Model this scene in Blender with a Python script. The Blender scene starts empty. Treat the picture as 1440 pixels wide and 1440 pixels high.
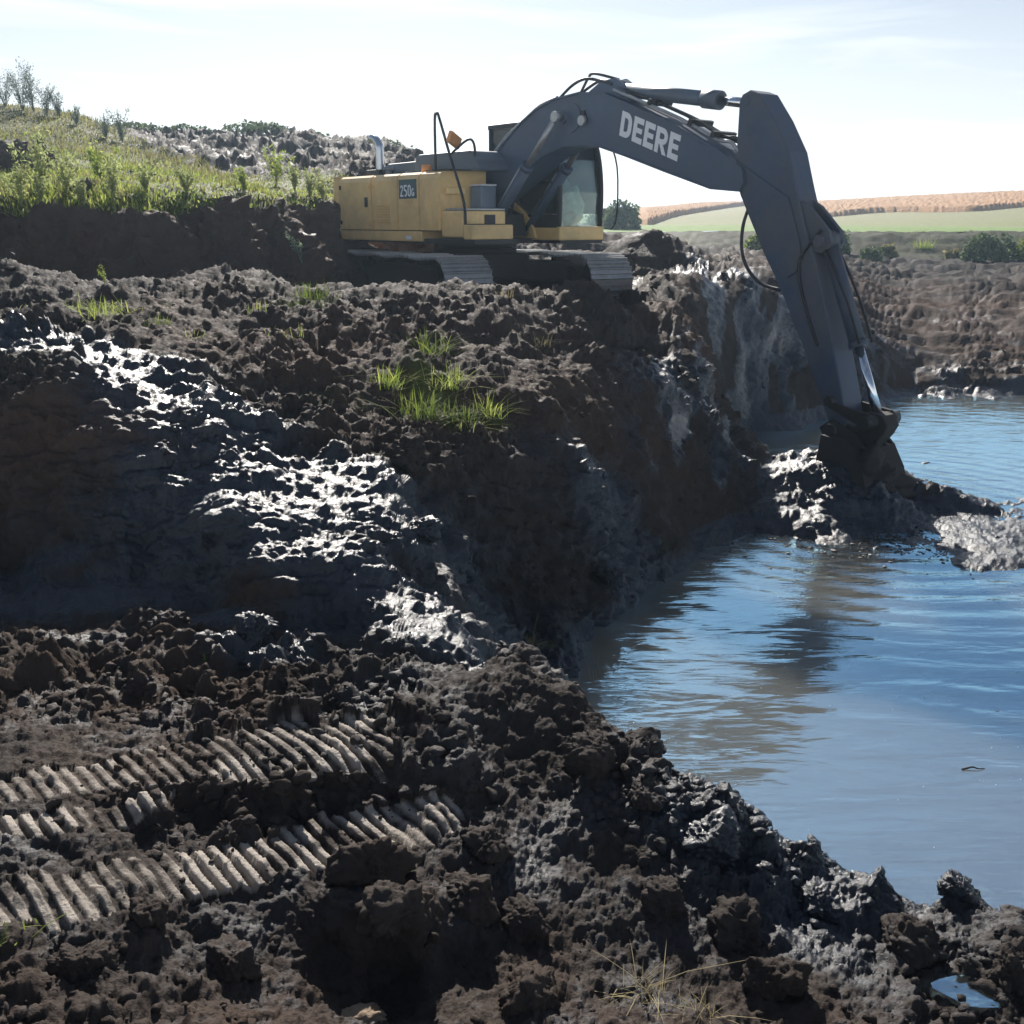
import bpy, bmesh, math, random
import numpy as np
from mathutils import Vector, Matrix
random.seed(7); np.random.seed(7)
sc = bpy.context.scene
COL = sc.collection
R = math.radians

# ------------------------------------------------------------------ camera, sky, sun, exposure
EYE = 3.4                      # metres above the pond surface (z = 0)
FPX = 1410.0; PITCH = R(16.2)  # focal length in photograph pixels, downward pitch
cd = bpy.data.cameras.new('camera'); cam = bpy.data.objects.new('camera', cd); COL.objects.link(cam)
cam.location = (0, 0, EYE); cam.rotation_euler = (R(90) - PITCH, 0, 0)
cd.sensor_width = 36; cd.lens = 36 * FPX / 1440; cd.clip_end = 3000; cd.clip_start = .05
sc.camera = cam
SUN_AZ = -7.0; SUN_EL = 32.0   # degrees; azimuth from +Y towards +X
w = bpy.data.worlds.new('World'); sc.world = w; w.use_nodes = True
wn = w.node_tree; bg = wn.nodes['Background']
sky = wn.nodes.new('ShaderNodeTexSky'); sky.sky_type = 'NISHITA'; sky.sun_disc = False
sky.sun_elevation = R(SUN_EL); sky.sun_rotation = R(SUN_AZ)
sky.air_density = 1.0; sky.dust_density = .7; sky.ozone_density = 4.0
bg.inputs['Strength'].default_value = .040
# thin high cirrus streaks over the whole sky
tc = wn.nodes.new('ShaderNodeTexCoord'); mp = wn.nodes.new('ShaderNodeMapping'); nz = wn.nodes.new('ShaderNodeTexNoise')
mp.inputs['Scale'].default_value = (1.6, 1.6, 14); mp.inputs['Rotation'].default_value = (0, R(4), 0)
nz.inputs['Scale'].default_value = 2.2; nz.inputs['Detail'].default_value = 7; nz.inputs['Distortion'].default_value = .4
cr = wn.nodes.new('ShaderNodeValToRGB'); cr.color_ramp.elements[0].position = .56; cr.color_ramp.elements[1].position = .8
cr.color_ramp.elements[0].position = .5; cr.color_ramp.elements[0].color = (.02, .02, .02, 1); cr.color_ramp.elements[1].color = (.45, .45, .45, 1)
mx = wn.nodes.new('ShaderNodeMixRGB'); mx.inputs[2].default_value = (17.5, 18.0, 18.4, 1)
wn.links.new(tc.outputs['Generated'], mp.inputs[0]); wn.links.new(mp.outputs[0], nz.inputs[0])
wn.links.new(nz.outputs['Fac'], cr.inputs[0])
# paler, milky air low over the horizon all the way round
sp = wn.nodes.new('ShaderNodeSeparateXYZ'); mr = wn.nodes.new('ShaderNodeMapRange'); ad = wn.nodes.new('ShaderNodeMath'); ad.use_clamp = True
wn.links.new(tc.outputs['Generated'], sp.inputs[0]); wn.links.new(sp.outputs[2], mr.inputs[0])
mr.inputs[1].default_value = 0; mr.inputs[2].default_value = .32; mr.inputs[3].default_value = .75; mr.inputs[4].default_value = 0
wn.links.new(cr.outputs[0], ad.inputs[0]); wn.links.new(mr.outputs[0], ad.inputs[1]); wn.links.new(ad.outputs[0], mx.inputs[0])
wn.links.new(sky.outputs[0], mx.inputs[1]); wn.links.new(mx.outputs[0], bg.inputs['Color'])
sd = bpy.data.lights.new('sun', 'SUN'); so = bpy.data.objects.new('sun', sd); COL.objects.link(so)
sd.energy = 5.0; sd.angle = R(.5); sd.color = (1, .94, .86)
sdir = Vector((math.sin(R(SUN_AZ)) * math.cos(R(SUN_EL)), math.cos(R(SUN_AZ)) * math.cos(R(SUN_EL)), math.sin(R(SUN_EL))))
so.rotation_euler = sdir.to_track_quat('Z', 'Y').to_euler(); so.location = (0, 0, 60)
vs = sc.view_settings; vs.view_transform = 'Standard'; vs.look = 'None'; vs.gamma = 1; vs.use_curve_mapping = False
vs.exposure = 0.82
sc.cycles.max_bounces = 6; sc.cycles.sample_clamp_indirect = 4

# ------------------------------------------------------------------ helpers
def tag(o, label=None, cat=None, group=None, kind=None):
    if label: o['label'] = label
    if cat: o['category'] = cat
    if group: o['group'] = group
    if kind: o['kind'] = kind
    return o
def empty(name, loc=(0, 0, 0), rz=0):
    o = bpy.data.objects.new(name, None); COL.objects.link(o); o.location = loc; o.rotation_euler = (0, 0, rz)
    o.empty_display_size = .2
    return o
def link(name, me, mat, parent=None, smooth=False):
    o = bpy.data.objects.new(name, me); COL.objects.link(o)
    if mat and not me.materials: me.materials.append(mat)
    if smooth: me.polygons.foreach_set('use_smooth', [True] * len(me.polygons))
    if parent: o.parent = parent
    return o
def from_np(name, V, Fq, mat=None, smooth=False, tri=False, parent=None):
    n = 3 if tri else 4
    me = bpy.data.meshes.new(name); me.vertices.add(len(V)); me.vertices.foreach_set('co', np.asarray(V, np.float32).ravel())
    F_ = np.asarray(Fq, np.int32); me.loops.add(F_.size); me.loops.foreach_set('vertex_index', F_.ravel())
    me.polygons.add(len(F_)); me.polygons.foreach_set('loop_start', np.arange(0, F_.size, n, dtype=np.int32))
    me.polygons.foreach_set('use_smooth', np.full(len(F_), smooth, bool))
    me.update(calc_edges=True)
    return link(name, me, mat, parent)
class MB:
    """collects shapes in one bmesh; build() links them as one mesh object"""
    def __init__(s): s.bm = bmesh.new()
    def box(s, c, d, rot=None, bev=0):
        b = bmesh.new(); bmesh.ops.create_cube(b, size=1)
        bmesh.ops.scale(b, vec=d, verts=b.verts)
        if bev: bmesh.ops.bevel(b, geom=b.edges[:], offset=bev, segments=2, affect='EDGES', profile=.6)
        if rot: bmesh.ops.rotate(b, matrix=rot, verts=b.verts)
        bmesh.ops.translate(b, vec=c, verts=b.verts); s.add(b); return s
    def prism(s, pts, y0, y1, bev=0, seg=2):
        """polygon given in (x, z), extruded along y"""
        b = bmesh.new()
        a = [b.verts.new((x, y0, z)) for x, z in pts]; c = [b.verts.new((x, y1, z)) for x, z in pts]
        n = len(pts); b.faces.new(a); b.faces.new(c[::-1])
        for i in range(n): b.faces.new((a[i], c[i], c[(i + 1) % n], a[(i + 1) % n]))
        bmesh.ops.recalc_face_normals(b, faces=b.faces)
        if bev:
            e = [e for e in b.edges if abs(e.verts[0].co.y - e.verts[1].co.y) < 1e-5 or len(pts) < 9]
            bmesh.ops.bevel(b, geom=e, offset=bev, segments=seg, affect='EDGES', profile=.6)
        s.add(b); return s
    def prismz(s, pts, z0, z1, bev=0, seg=2):
        b = bmesh.new()
        a = [b.verts.new((x, y, z0)) for x, y in pts]; c = [b.verts.new((x, y, z1)) for x, y in pts]
        n = len(pts); b.faces.new(a); b.faces.new(c[::-1])
        for i in range(n): b.faces.new((a[i], c[i], c[(i + 1) % n], a[(i + 1) % n]))
        bmesh.ops.recalc_face_normals(b, faces=b.faces)
        if bev:
            e = [e for e in b.edges if abs(e.verts[0].co.z - e.verts[1].co.z) < 1e-5]
            bmesh.ops.bevel(b, geom=e, offset=bev, segments=seg, affect='EDGES', profile=.6)
        s.add(b); return s
    def rod(s, p, q, r, r2=None, n=14):
        p = Vector(p); q = Vector(q); d = q - p; L = d.length
        b = bmesh.new(); bmesh.ops.create_cone(b, cap_ends=True, segments=n, radius1=r, radius2=r if r2 is None else r2, depth=L)
        bmesh.ops.rotate(b, matrix=d.to_track_quat('Z', 'Y').to_matrix(), verts=b.verts)
        bmesh.ops.translate(b, vec=(p + q) / 2, verts=b.verts); s.add(b, True); return s
    def tube(s, pts, r, n=8, smooth=3):
        pts = [Vector(p) for p in pts]
        if smooth > 1 and len(pts) > 2:
            o = []
            for i in range(len(pts) - 1):
                p0 = pts[max(i - 1, 0)]; p1 = pts[i]; p2 = pts[i + 1]; p3 = pts[min(i + 2, len(pts) - 1)]
                for k in range(smooth):
                    t = k / smooth
                    o.append(.5 * ((2 * p1) + (p2 - p0) * t + (2 * p0 - 5 * p1 + 4 * p2 - p3) * t * t + (3 * p1 - p0 - 3 * p2 + p3) * t ** 3))
            pts = o + [pts[-1]]
        b = bmesh.new(); rings = []; up = Vector((.123, .4, .9)).normalized()
        for i, p in enumerate(pts):
            t = (pts[min(i + 1, len(pts) - 1)] - pts[max(i - 1, 0)]).normalized()
            a = t.cross(up).normalized(); c = t.cross(a)
            rr = r[0] + (r[1] - r[0]) * i / (len(pts) - 1) if isinstance(r, tuple) else r
            rings.append([b.verts.new(p + (a * math.cos(k * 2 * math.pi / n) + c * math.sin(k * 2 * math.pi / n)) * rr) for k in range(n)])
        for i in range(len(rings) - 1):
            for k in range(n): b.faces.new((rings[i][k], rings[i][(k + 1) % n], rings[i + 1][(k + 1) % n], rings[i + 1][k]))
        b.faces.new(rings[0][::-1]); b.faces.new(rings[-1]); s.add(b, True); return s
    def add(s, b, smooth=False):
        if smooth:
            for f in b.faces: f.smooth = len(f.verts) == 4
        me = bpy.data.meshes.new('t'); b.to_mesh(me); b.free(); s.bm.from_mesh(me); bpy.data.meshes.remove(me)
    def build(s, name, mat, parent=None):
        me = bpy.data.meshes.new(name); s.bm.to_mesh(me); s.bm.free(); return link(name, me, mat, parent)

# pixel of the photograph -> ray; used once, here, to work out where things stand
def ray(px, py):
    u = (px - 720) / FPX; v = (720 - py) / FPX
    return np.array((u, math.cos(PITCH) + v * math.sin(PITCH), -math.sin(PITCH) + v * math.cos(PITCH)))

# ------------------------------------------------------------------ numpy noise
def _h(ix, iy, iz, k=0):
    n = (ix.astype(np.uint32) * np.uint32(73856093)) ^ (iy.astype(np.uint32) * np.uint32(19349663)) ^ (iz.astype(np.uint32) * np.uint32(83492791)) ^ np.uint32((k * 2654435761) & 0xffffffff)
    n = (n ^ (n >> np.uint32(13))) * np.uint32(1274126177); n = n ^ (n >> np.uint32(16))
    return (n & np.uint32(0xffffff)).astype(np.float32) / np.float32(0xffffff)
def vnoise(p, k=0):
    """gradient-like value noise in -1..1"""
    f = np.floor(p); t = (p - f).astype(np.float32); i = f.astype(np.int64)
    t = t * t * t * (t * (t * 6 - 15) + 10); x, y, z = i[:, 0], i[:, 1], i[:, 2]; r = 0
    for a in (0, 1):
        wa = t[:, 0] if a else 1 - t[:, 0]
        for b in (0, 1):
            wb = t[:, 1] if b else 1 - t[:, 1]
            for c in (0, 1):
                wc = t[:, 2] if c else 1 - t[:, 2]
                r = r + wa * wb * wc * _h(x + a, y + b, z + c, k)
    return r * 2 - 1
ROT = np.array(((.8, .6, 0), (-.6 * .8, .8 * .8, .6), (.36, -.48, .8)), np.float32)
def fbm(p, octv, k=0, gain=.5, billow=False):
    r = 0; a = 1; q = p
    for o in range(octv):
        n = vnoise(q, k + o); r = r + a * (np.abs(n) * 2 - .6 if billow else n)
        q = (q @ ROT) * 2.07 + 13.1; a *= gain
    return r
def worley(p, k=0):
    """distance to nearest jittered cell point, and that cell's random value"""
    f = np.floor(p); i = f.astype(np.int64); fr = p - f; best = np.full(len(p), 9., np.float32); val = np.zeros(len(p), np.float32)
    lo = (fr < .5).astype(np.int64)
    for a in (0, 1):
        for b in (0, 1):
            for c in (0, 1):
                cx = i[:, 0] + a - lo[:, 0]; cy = i[:, 1] + b - lo[:, 1]; cz = i[:, 2] + c - lo[:, 2]
                j = .5 + .35 * (np.stack((_h(cx, cy, cz, k), _h(cx, cy, cz, k + 1), _h(cx, cy, cz, k + 2)), 1) * 2 - 1)
                d = np.sqrt(((p - np.stack((cx, cy, cz), 1) - j) ** 2).sum(1)).astype(np.float32)
                m = d < best; best[m] = d[m]; val[m] = _h(cx, cy, cz, k + 3)[m]
    return best, val

# ------------------------------------------------------------------ terrain profile, one line per direction of view
# (row, z relative to the eye if negative, distance if positive); ('h', distance, z) lies hidden behind a crest
H = 'h'
FAR = lambda rim, a, b, c: [(rim, 57.), (a, 78.), (b, 112.), (c, 172.), (H, 230, 3.0), (H, 900, 2.5)]
COLS = {
 -260: [(1440,-2.42),(1330,-2.44),(1240,-2.44),(1180,-2.40),(1100,-2.4),(1000,-2.45),(900,-2.5),(800,-2.45),(650,7.3),(500,7.9),(460,8.8),(380,11.3),(H,13,-.7),(H,14.4,-.7),(300,15.),(250,18.),(190,23.),(130,31.),(H,40,3),(H,90,2),(H,900,0)],
 0: [(1440,-2.4),(1340,-2.45),(1322,-2.40),(1290,-2.40),(1215,-2.40),(1200,-2.36),(1100,-2.36),(1060,-2.42),(1000,-2.46),(900,-2.5),(860,-2.48),(800,-2.42),(780,7.0),(650,7.45),(530,8.1),(484,8.7),(460,9.3),(430,10.1),(400,10.9),(362,11.8),(H,13,-.8),(H,14.3,-.8),(300,15.),(250,19.),(200,24.),(147,31.),(H,40,3),(H,90,2),(H,900,0)],
 100: [(1440,-2.42),(1345,-2.48),(1315,-2.42),(1230,-2.41),(1212,-2.44),(1190,-2.38),(1085,-2.38),(1055,-2.44),(1000,-2.48),(900,-2.5),(860,-2.46),(825,-2.42),(800,6.65),(680,7.15),(560,7.8),(500,8.3),(478,8.9),(450,9.7),(425,10.5),(408,11.8),(H,13.2,-.85),(398,14.),(300,14.8),(240,20.),(195,26.),(160,31.5),(H,40,2.8),(H,90,2),(H,900,0)],
 200: [(1440,-2.48),(1350,-2.5),(1300,-2.46),(1215,-2.44),(1180,-2.50),(1140,-2.41),(1060,-2.41),(1030,-2.5),(960,-2.52),(890,-2.5),(850,-2.38),(800,-2.35),(780,6.75),(700,7.0),(600,7.55),(545,8.1),(520,8.7),(470,9.8),(420,11.3),(400,12.5),(392,14.2),(300,15.),(262,18.5),(220,25.),(195,31.5),(H,35,2.3),(190,39.),(H,50,2),(H,900,0)],
 300: [(1440,-2.55),(1340,-2.6),(1275,-2.54),(1200,-2.52),(1150,-2.53),(1125,-2.46),(1045,-2.43),(1020,-2.5),(960,-2.55),(905,-2.52),(850,-2.4),(800,6.5),(735,-1.98),(690,7.0),(640,7.4),(575,7.9),(540,8.8),(470,10.2),(410,11.8),(395,12.8),(388,15.),(292,15.8),(262,20.),(248,25.),(225,31.),(196,38.),(H,50,2),(H,900,0)],
 400: [(1440,-2.65),(1340,-2.68),(1260,-2.60),(1180,-2.57),(1140,-2.57),(1105,4.05),(1085,-2.46),(1020,-2.45),(1000,-2.5),(950,-2.55),(880,-2.5),(840,6.1),(780,-2.15),(745,6.65),(650,-1.78),(635,7.7),(600,8.15),(550,8.9),(480,10.2),(420,11.7),(400,12.6),(H,14,-1.),(386,16.3),(292,17.1),(268,20.5),(255,24.),(225,31.),(196,38.5),(H,50,2),(H,900,0)],
 470: [(1440,-2.7),(1340,-2.75),(1280,3.32),(1240,-2.62),(1170,-2.6),(1130,-2.58),(1100,4.12),(1085,-2.47),(1015,-2.45),(985,-2.5),(940,-2.52),(870,-2.5),(830,6.2),(770,-2.15),(740,6.8),(660,-1.85),(640,7.75),(600,8.3),(540,9.2),(470,10.5),(425,11.7),(407,12.6),(H,13.8,-1.3),(H,17.5,-1.35),(372,18.6),(288,19.3),(262,22.),(240,28.),(206,38.),(H,50,2.),(H,900,0)],
 560: [(1440,-2.75),(1380,-2.85),(1290,3.28),(1250,-2.66),(1200,-2.6),(1130,-2.6),(1100,4.1),(1075,-2.45),(1005,-2.42),(975,-2.45),(920,-2.5),(860,-2.4),(820,6.5),(760,-2.2),(700,7.2),(640,-1.85),(600,8.7),(560,9.1),(500,10.),(440,11.5),(405,12.6),(H,13.6,-1.4),(H,20.,-1.4),(H,21.5,-1.2),(H,22.5,.5),(H,30,1.6),(219,38.),(H,50,1.5),(H,900,0)],
 650: [(1440,-2.75),(1380,-2.85),(1290,-2.72),(1200,-2.65),(1150,-2.62),(1120,-2.62),(1090,4.2),(1050,-2.45),(990,-2.4),(945,5.0),(H,5.4,-2.65),(935,5.75),(900,-2.5),(875,6.3),(850,-2.7),(800,7.4),(690,8.),(650,8.3),(600,8.8),(540,9.7),(480,10.7),(430,12.),(410,12.7),(H,13.7,-1.4),(H,22,-1.4),(H,24,0.),(H,30,.8),(H,38,1.6),(H,50,1.2),(H,900,0)],
 720: [(1440,-2.75),(1340,-2.8),(1280,-2.76),(1200,-2.7),(1120,-2.66),(1080,4.45),(1000,4.75),(930,5.1),(908,5.35),(H,5.8,-2.9),(H,6.6,-3.15),(H,7.3,-3.2),(890,7.65),(800,7.9),(700,8.2),(640,8.55),(610,8.9),(540,9.9),(480,11.),(430,12.4),(416,13.),(H,13.8,-1.4),(H,24,-1.3),(H,27,-.2),(H,38,.5),(H,60,.2),(H,900,0)],
 820: [(1440,-2.78),(1340,-2.85),(1250,-2.78),(1180,-2.72),(1100,4.35),(1030,4.65),(985,4.85),(962,5.05),(H,5.5,-3.1),(H,6.,-3.6),(H,6.9,-3.6),(936,-3.41),(905,-3.33),(870,8.),(780,8.35),(680,8.75),(645,9.15),(560,10.2),(480,11.5),(430,12.9),(420,13.4),(H,14.3,-1.4),(H,26,-1.2),(H,30,-.4),(H,60,-.5),(H,900,0)],
 900: [(1440,-2.82),(1350,-2.88),(1280,-2.8),(1200,-2.75),(1150,-2.7),(1090,4.4),(1050,4.5),(1030,4.7),(H,5.2,-3.2),(H,5.7,-3.7),(H,8,-3.9),(846,-3.42),(830,-3.36),(800,9.15),(720,9.5),(660,9.9),(600,10.5),(540,11.3),(480,12.5),(445,13.6),(418,14.6),(H,15.6,-1.4),(H,20.,-1.2),(H,24,-1.0),(H,40,-1.2),(H,52,-1.2),(327,57.),(318,90.),(300,172.),(H,230,2),(H,900,2)],
 980: [(1440,-2.85),(1350,-2.9),(1290,-2.85),(1230,-2.8),(1180,-2.75),(1120,4.25),(1100,4.4),(H,4.9,-3.2),(H,5.4,-3.8),(H,8.8,-4.),(800,-3.42),(780,-3.36),(740,10.4),(660,10.9),(610,11.6),(540,12.6),(480,13.8),(430,15.2),(395,16.6),(384,18.),(H,21,-1.1),(372,26.),(362,38.),(352,48.),(330,54.)]+FAR(326,316,304,290),
 1040: [(1440,-2.87),(1350,-2.92),(1290,-2.88),(1230,-2.85),(1180,-2.78),(1150,4.15),(1140,4.25),(H,4.7,-3.3),(H,5.2,-3.9),(H,9.6,-4.),(762,-3.44),(745,-3.36),(700,-3.38),(640,-3.5),(615,-3.44),(600,16.4),(560,16.7),(500,17.1),(440,18.),(395,19.2),(382,21.),(372,27.),(362,38.),(352,48.),(330,54.)]+FAR(326,316,304,289),
 1150: [(1440,-2.9),(1350,-2.95),(1290,-2.92),(1230,-2.88),(1200,4.0),(1178,4.15),(H,4.6,-3.3),(H,5.1,-3.9),(H,9.6,-4.),(775,-3.44),(740,-3.385),(690,-3.36),(650,-3.40),(610,-3.43),(592,-3.42),(575,17.6),(540,18.2),(480,19.2),(430,20.2),(405,21.5),(388,25.),(372,33.),(360,43.),(350,50.),(332,54.)]+FAR(327,317,306,288),
 1250: [(1440,-2.92),(1350,-2.97),(1290,-2.94),(1240,3.88),(1212,4.02),(H,4.5,-3.3),(H,5,-3.9),(H,9,-4.),(785,-3.45),(750,-3.395),(700,-3.38),(655,-3.43),(600,-3.6),(572,-3.46),(560,19.7),(530,20.3),(505,20.9),(470,23.),(430,27.),(400,33.5),(375,42.),(350,53.),(333,55.)]+FAR(327,318,301,282),
 1350: [(1440,-3.0),(1400,-3.0),(1330,-2.95),(1275,3.75),(1240,3.9),(H,4.4,-3.4),(H,5,-4.),(H,8,-4.),(800,-3.44),(765,-3.385),(720,-3.40),(690,-3.44),(660,-3.6),(600,-3.8),(566,-3.46),(556,20.3),(530,20.7),(517,21.),(475,23.),(430,27.),(400,33.5),(375,42.),(352,53.),(334,55.)]+FAR(327,318,297,277),
 1440: [(1440,-3.02),(1400,-2.98),(1350,-2.95),(1310,3.55),(1288,3.68),(H,4.2,-3.5),(H,5,-4.),(H,8,-4.),(815,-3.45),(775,-3.38),(735,-3.40),(700,-3.46),(650,-3.7),(600,-3.8),(562,-3.46),(552,20.4),(532,20.8),(520,21.1),(475,23.),(430,27.),(400,33.5),(375,42.),(352,53.),(334,55.)]+FAR(327,319,293,274),
 1720: [(1440,-3.02),(1400,3.27),(1370,3.35),(H,3.9,-3.6),(H,5,-4.),(H,12,-4.),(562,-3.5),(552,20.4),(525,21.),(475,23.),(430,27.),(400,33.5),(375,42.),(352,53.),(334,55.)]+FAR(327,319,286,264),
}
cp = []
CHECK = []
for px, lst in COLS.items():
    last = 0
    for e in lst:
        if e[0] == H:
            d = e[1]; z = e[2]; x = (px - 720) / FPX / 1.0 * d * (.93 if d < 8 else .98)
        else:
            r = ray(px, e[0]); t = e[1] / r[2] if e[1] < 0 else e[1] / r[1]
            x, d, z = r * t
        if d <= last: CHECK.append((px, e, round(float(d), 2), round(float(last), 2)))
        last = d; cp.append((x / d, math.log(d), z))
    # close to the camera
    cp.append(((px - 720) / FPX * 1.25, math.log(1.5), lst[0][1] if lst[0][1] < 0 else -2.6))
if CHECK: print('PROFILE ORDER', CHECK)
cp = np.array(cp, np.float64)
SX = 1.6                                   # weight of direction against log distance
A = np.stack((cp[:, 0] * SX, cp[:, 1]), 1); N = len(A)
ker = lambda d2: np.sqrt(d2 + .0004)
K = ker(((A[:, None] - A[None]) ** 2).sum(2)); Pm = np.concatenate((np.ones((N, 1)), A), 1)
M = np.block([[K, Pm], [Pm.T, np.zeros((3, 3))]]); M[:N, :N] -= np.eye(N) * 2e-3
W = np.linalg.solve(M, np.concatenate((cp[:, 2], np.zeros(3))))
def base_rbf(u, ly):
    q = np.stack((np.clip(u, -.8, .8) * SX, ly), 1); out = np.empty(len(q))
    for i in range(0, len(q), 20000):
        s = q[i:i + 20000]; d2 = ((s[:, None] - A[None]) ** 2).sum(2)
        out[i:i + 20000] = ker(d2) @ W[:N] + W[N] + s @ W[N + 1:]
    return out
GU = np.linspace(-.84, .84, 330); GL = np.linspace(math.log(1.3), math.log(900), 760)
uu, ll = np.meshgrid(GU, GL, indexing='ij')
GZ = base_rbf(uu.ravel(), ll.ravel()).reshape(uu.shape)
# single mounds: photograph column, distance, height, radii
for px, d, hh, rx, ry in ((888, 21., .98, 1.15, 1.2), (1395, 9.6, .03, .6, .3), (1090, 11.9, .52, .62, .55), (1310, 12.1, .18, .4, .3), (1215, 11.5, .46, .55, .4), (1040, 11.7, .30, .4, .6), (1120, 11.0, .14, .5, .25), (1345, 11.9, .16, .7, .25), (1130, 12.6, .3, .9, .4), (575, 8.3, .14, .25, .2), (1180, 12.2, .3, .7, .5)):
    x0 = (px - 720) / FPX * d * 1.02
    X = uu * np.exp(ll); Y = np.exp(ll)
    GZ += hh * np.exp(-(np.abs((X - x0) / rx) ** 2.6 + np.abs((Y - d) / ry) ** 2.6))
def bilin(G, u, ly):
    a = np.clip((u - GU[0]) / (GU[1] - GU[0]), 0, len(GU) - 1.001); b = np.clip((ly - GL[0]) / (GL[1] - GL[0]), 0, len(GL) - 1.001)
    i = a.astype(int); j = b.astype(int); a -= i; b -= j
    return G[i, j] * (1 - a) * (1 - b) + G[i + 1, j] * a * (1 - b) + G[i, j + 1] * (1 - a) * b + G[i + 1, j + 1] * a * b
def base_z(x, y):
    x = np.asarray(x, float); y = np.asarray(y, float)
    return bilin(GZ, x / y, np.log(y)) + EYE
def hit(px, py, dmin=1.6, dmax=200):
    """where the line of sight through this pixel meets the undisturbed ground"""
    r = ray(px, py); t = np.exp(np.linspace(math.log(dmin), math.log(dmax), 3000)) / r[1]
    p = t[:, None] * r[None]; p[:, 2] += EYE
    g = np.maximum(base_z(p[:, 0], p[:, 1]), 0)
    k = np.nonzero(p[:, 2] <= g)[0]
    if len(k) == 0: return None
    i = k[0]; return Vector((p[i, 0], p[i, 1], g[i]))

# ------------------------------------------------------------------ materials
def nt(name):
    m = bpy.data.materials.new(name); m.use_nodes = True; t = m.node_tree; return m, t, t.nodes['Principled BSDF']
def nd(t, typ, **k):
    n = t.nodes.new(typ)
    for a, b in k.items():
        if a.startswith('i_'): n.inputs[int(a[2:]) if a[2:].isdigit() else a[2:]].default_value = b
        else: setattr(n, a, b)
    return n
def noise(t, vec, scale, detail=5, rough=.55, dist=0):
    n = nd(t, 'ShaderNodeTexNoise'); n.inputs['Scale'].default_value = scale; n.inputs['Detail'].default_value = detail
    n.inputs['Roughness'].default_value = rough; n.inputs['Distortion'].default_value = dist
    if vec: t.links.new(vec, n.inputs['Vector'])
    return n.outputs['Fac']
def ramp(t, fac, *stops):
    r = nd(t, 'ShaderNodeValToRGB'); e = r.color_ramp.elements
    while len(e) < len(stops): e.new(.5)
    for i, (p, c) in enumerate(stops):
        e[i].position = p; e[i].color = (c, c, c, 1) if not hasattr(c, '__len__') else (*c, 1)
    t.links.new(fac, r.inputs[0]); return r.outputs[0]
def mixc(t, fac, a, b):
    m = nd(t, 'ShaderNodeMixRGB')
    for i, v in ((0, fac), (1, a), (2, b)):
        if hasattr(v, 'is_output'): t.links.new(v, m.inputs[i])
        else: m.inputs[i].default_value = (v if i == 0 else (*v, 1))
    return m.outputs[0]
def mth(t, op, a, b=0.):
    m = nd(t, 'ShaderNodeMath', operation=op)
    for i, v in ((0, a), (1, b)):
        if hasattr(v, 'is_output'): t.links.new(v, m.inputs[i])
        else: m.inputs[i].default_value = v
    return m.outputs[0]
def attr(t, name): return nd(t, 'ShaderNodeAttribute', attribute_name=name).outputs['Fac']
def bump(t, p, h, strength=.5, dist=.01, prev=None):
    b = nd(t, 'ShaderNodeBump'); b.inputs['Strength'].default_value = strength; b.inputs['Distance'].default_value = dist
    t.links.new(h, b.inputs['Height'])
    if prev: t.links.new(prev, b.inputs['Normal'])
    if p: t.links.new(b.outputs[0], p.inputs['Normal'])
    return b.outputs[0]
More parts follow.
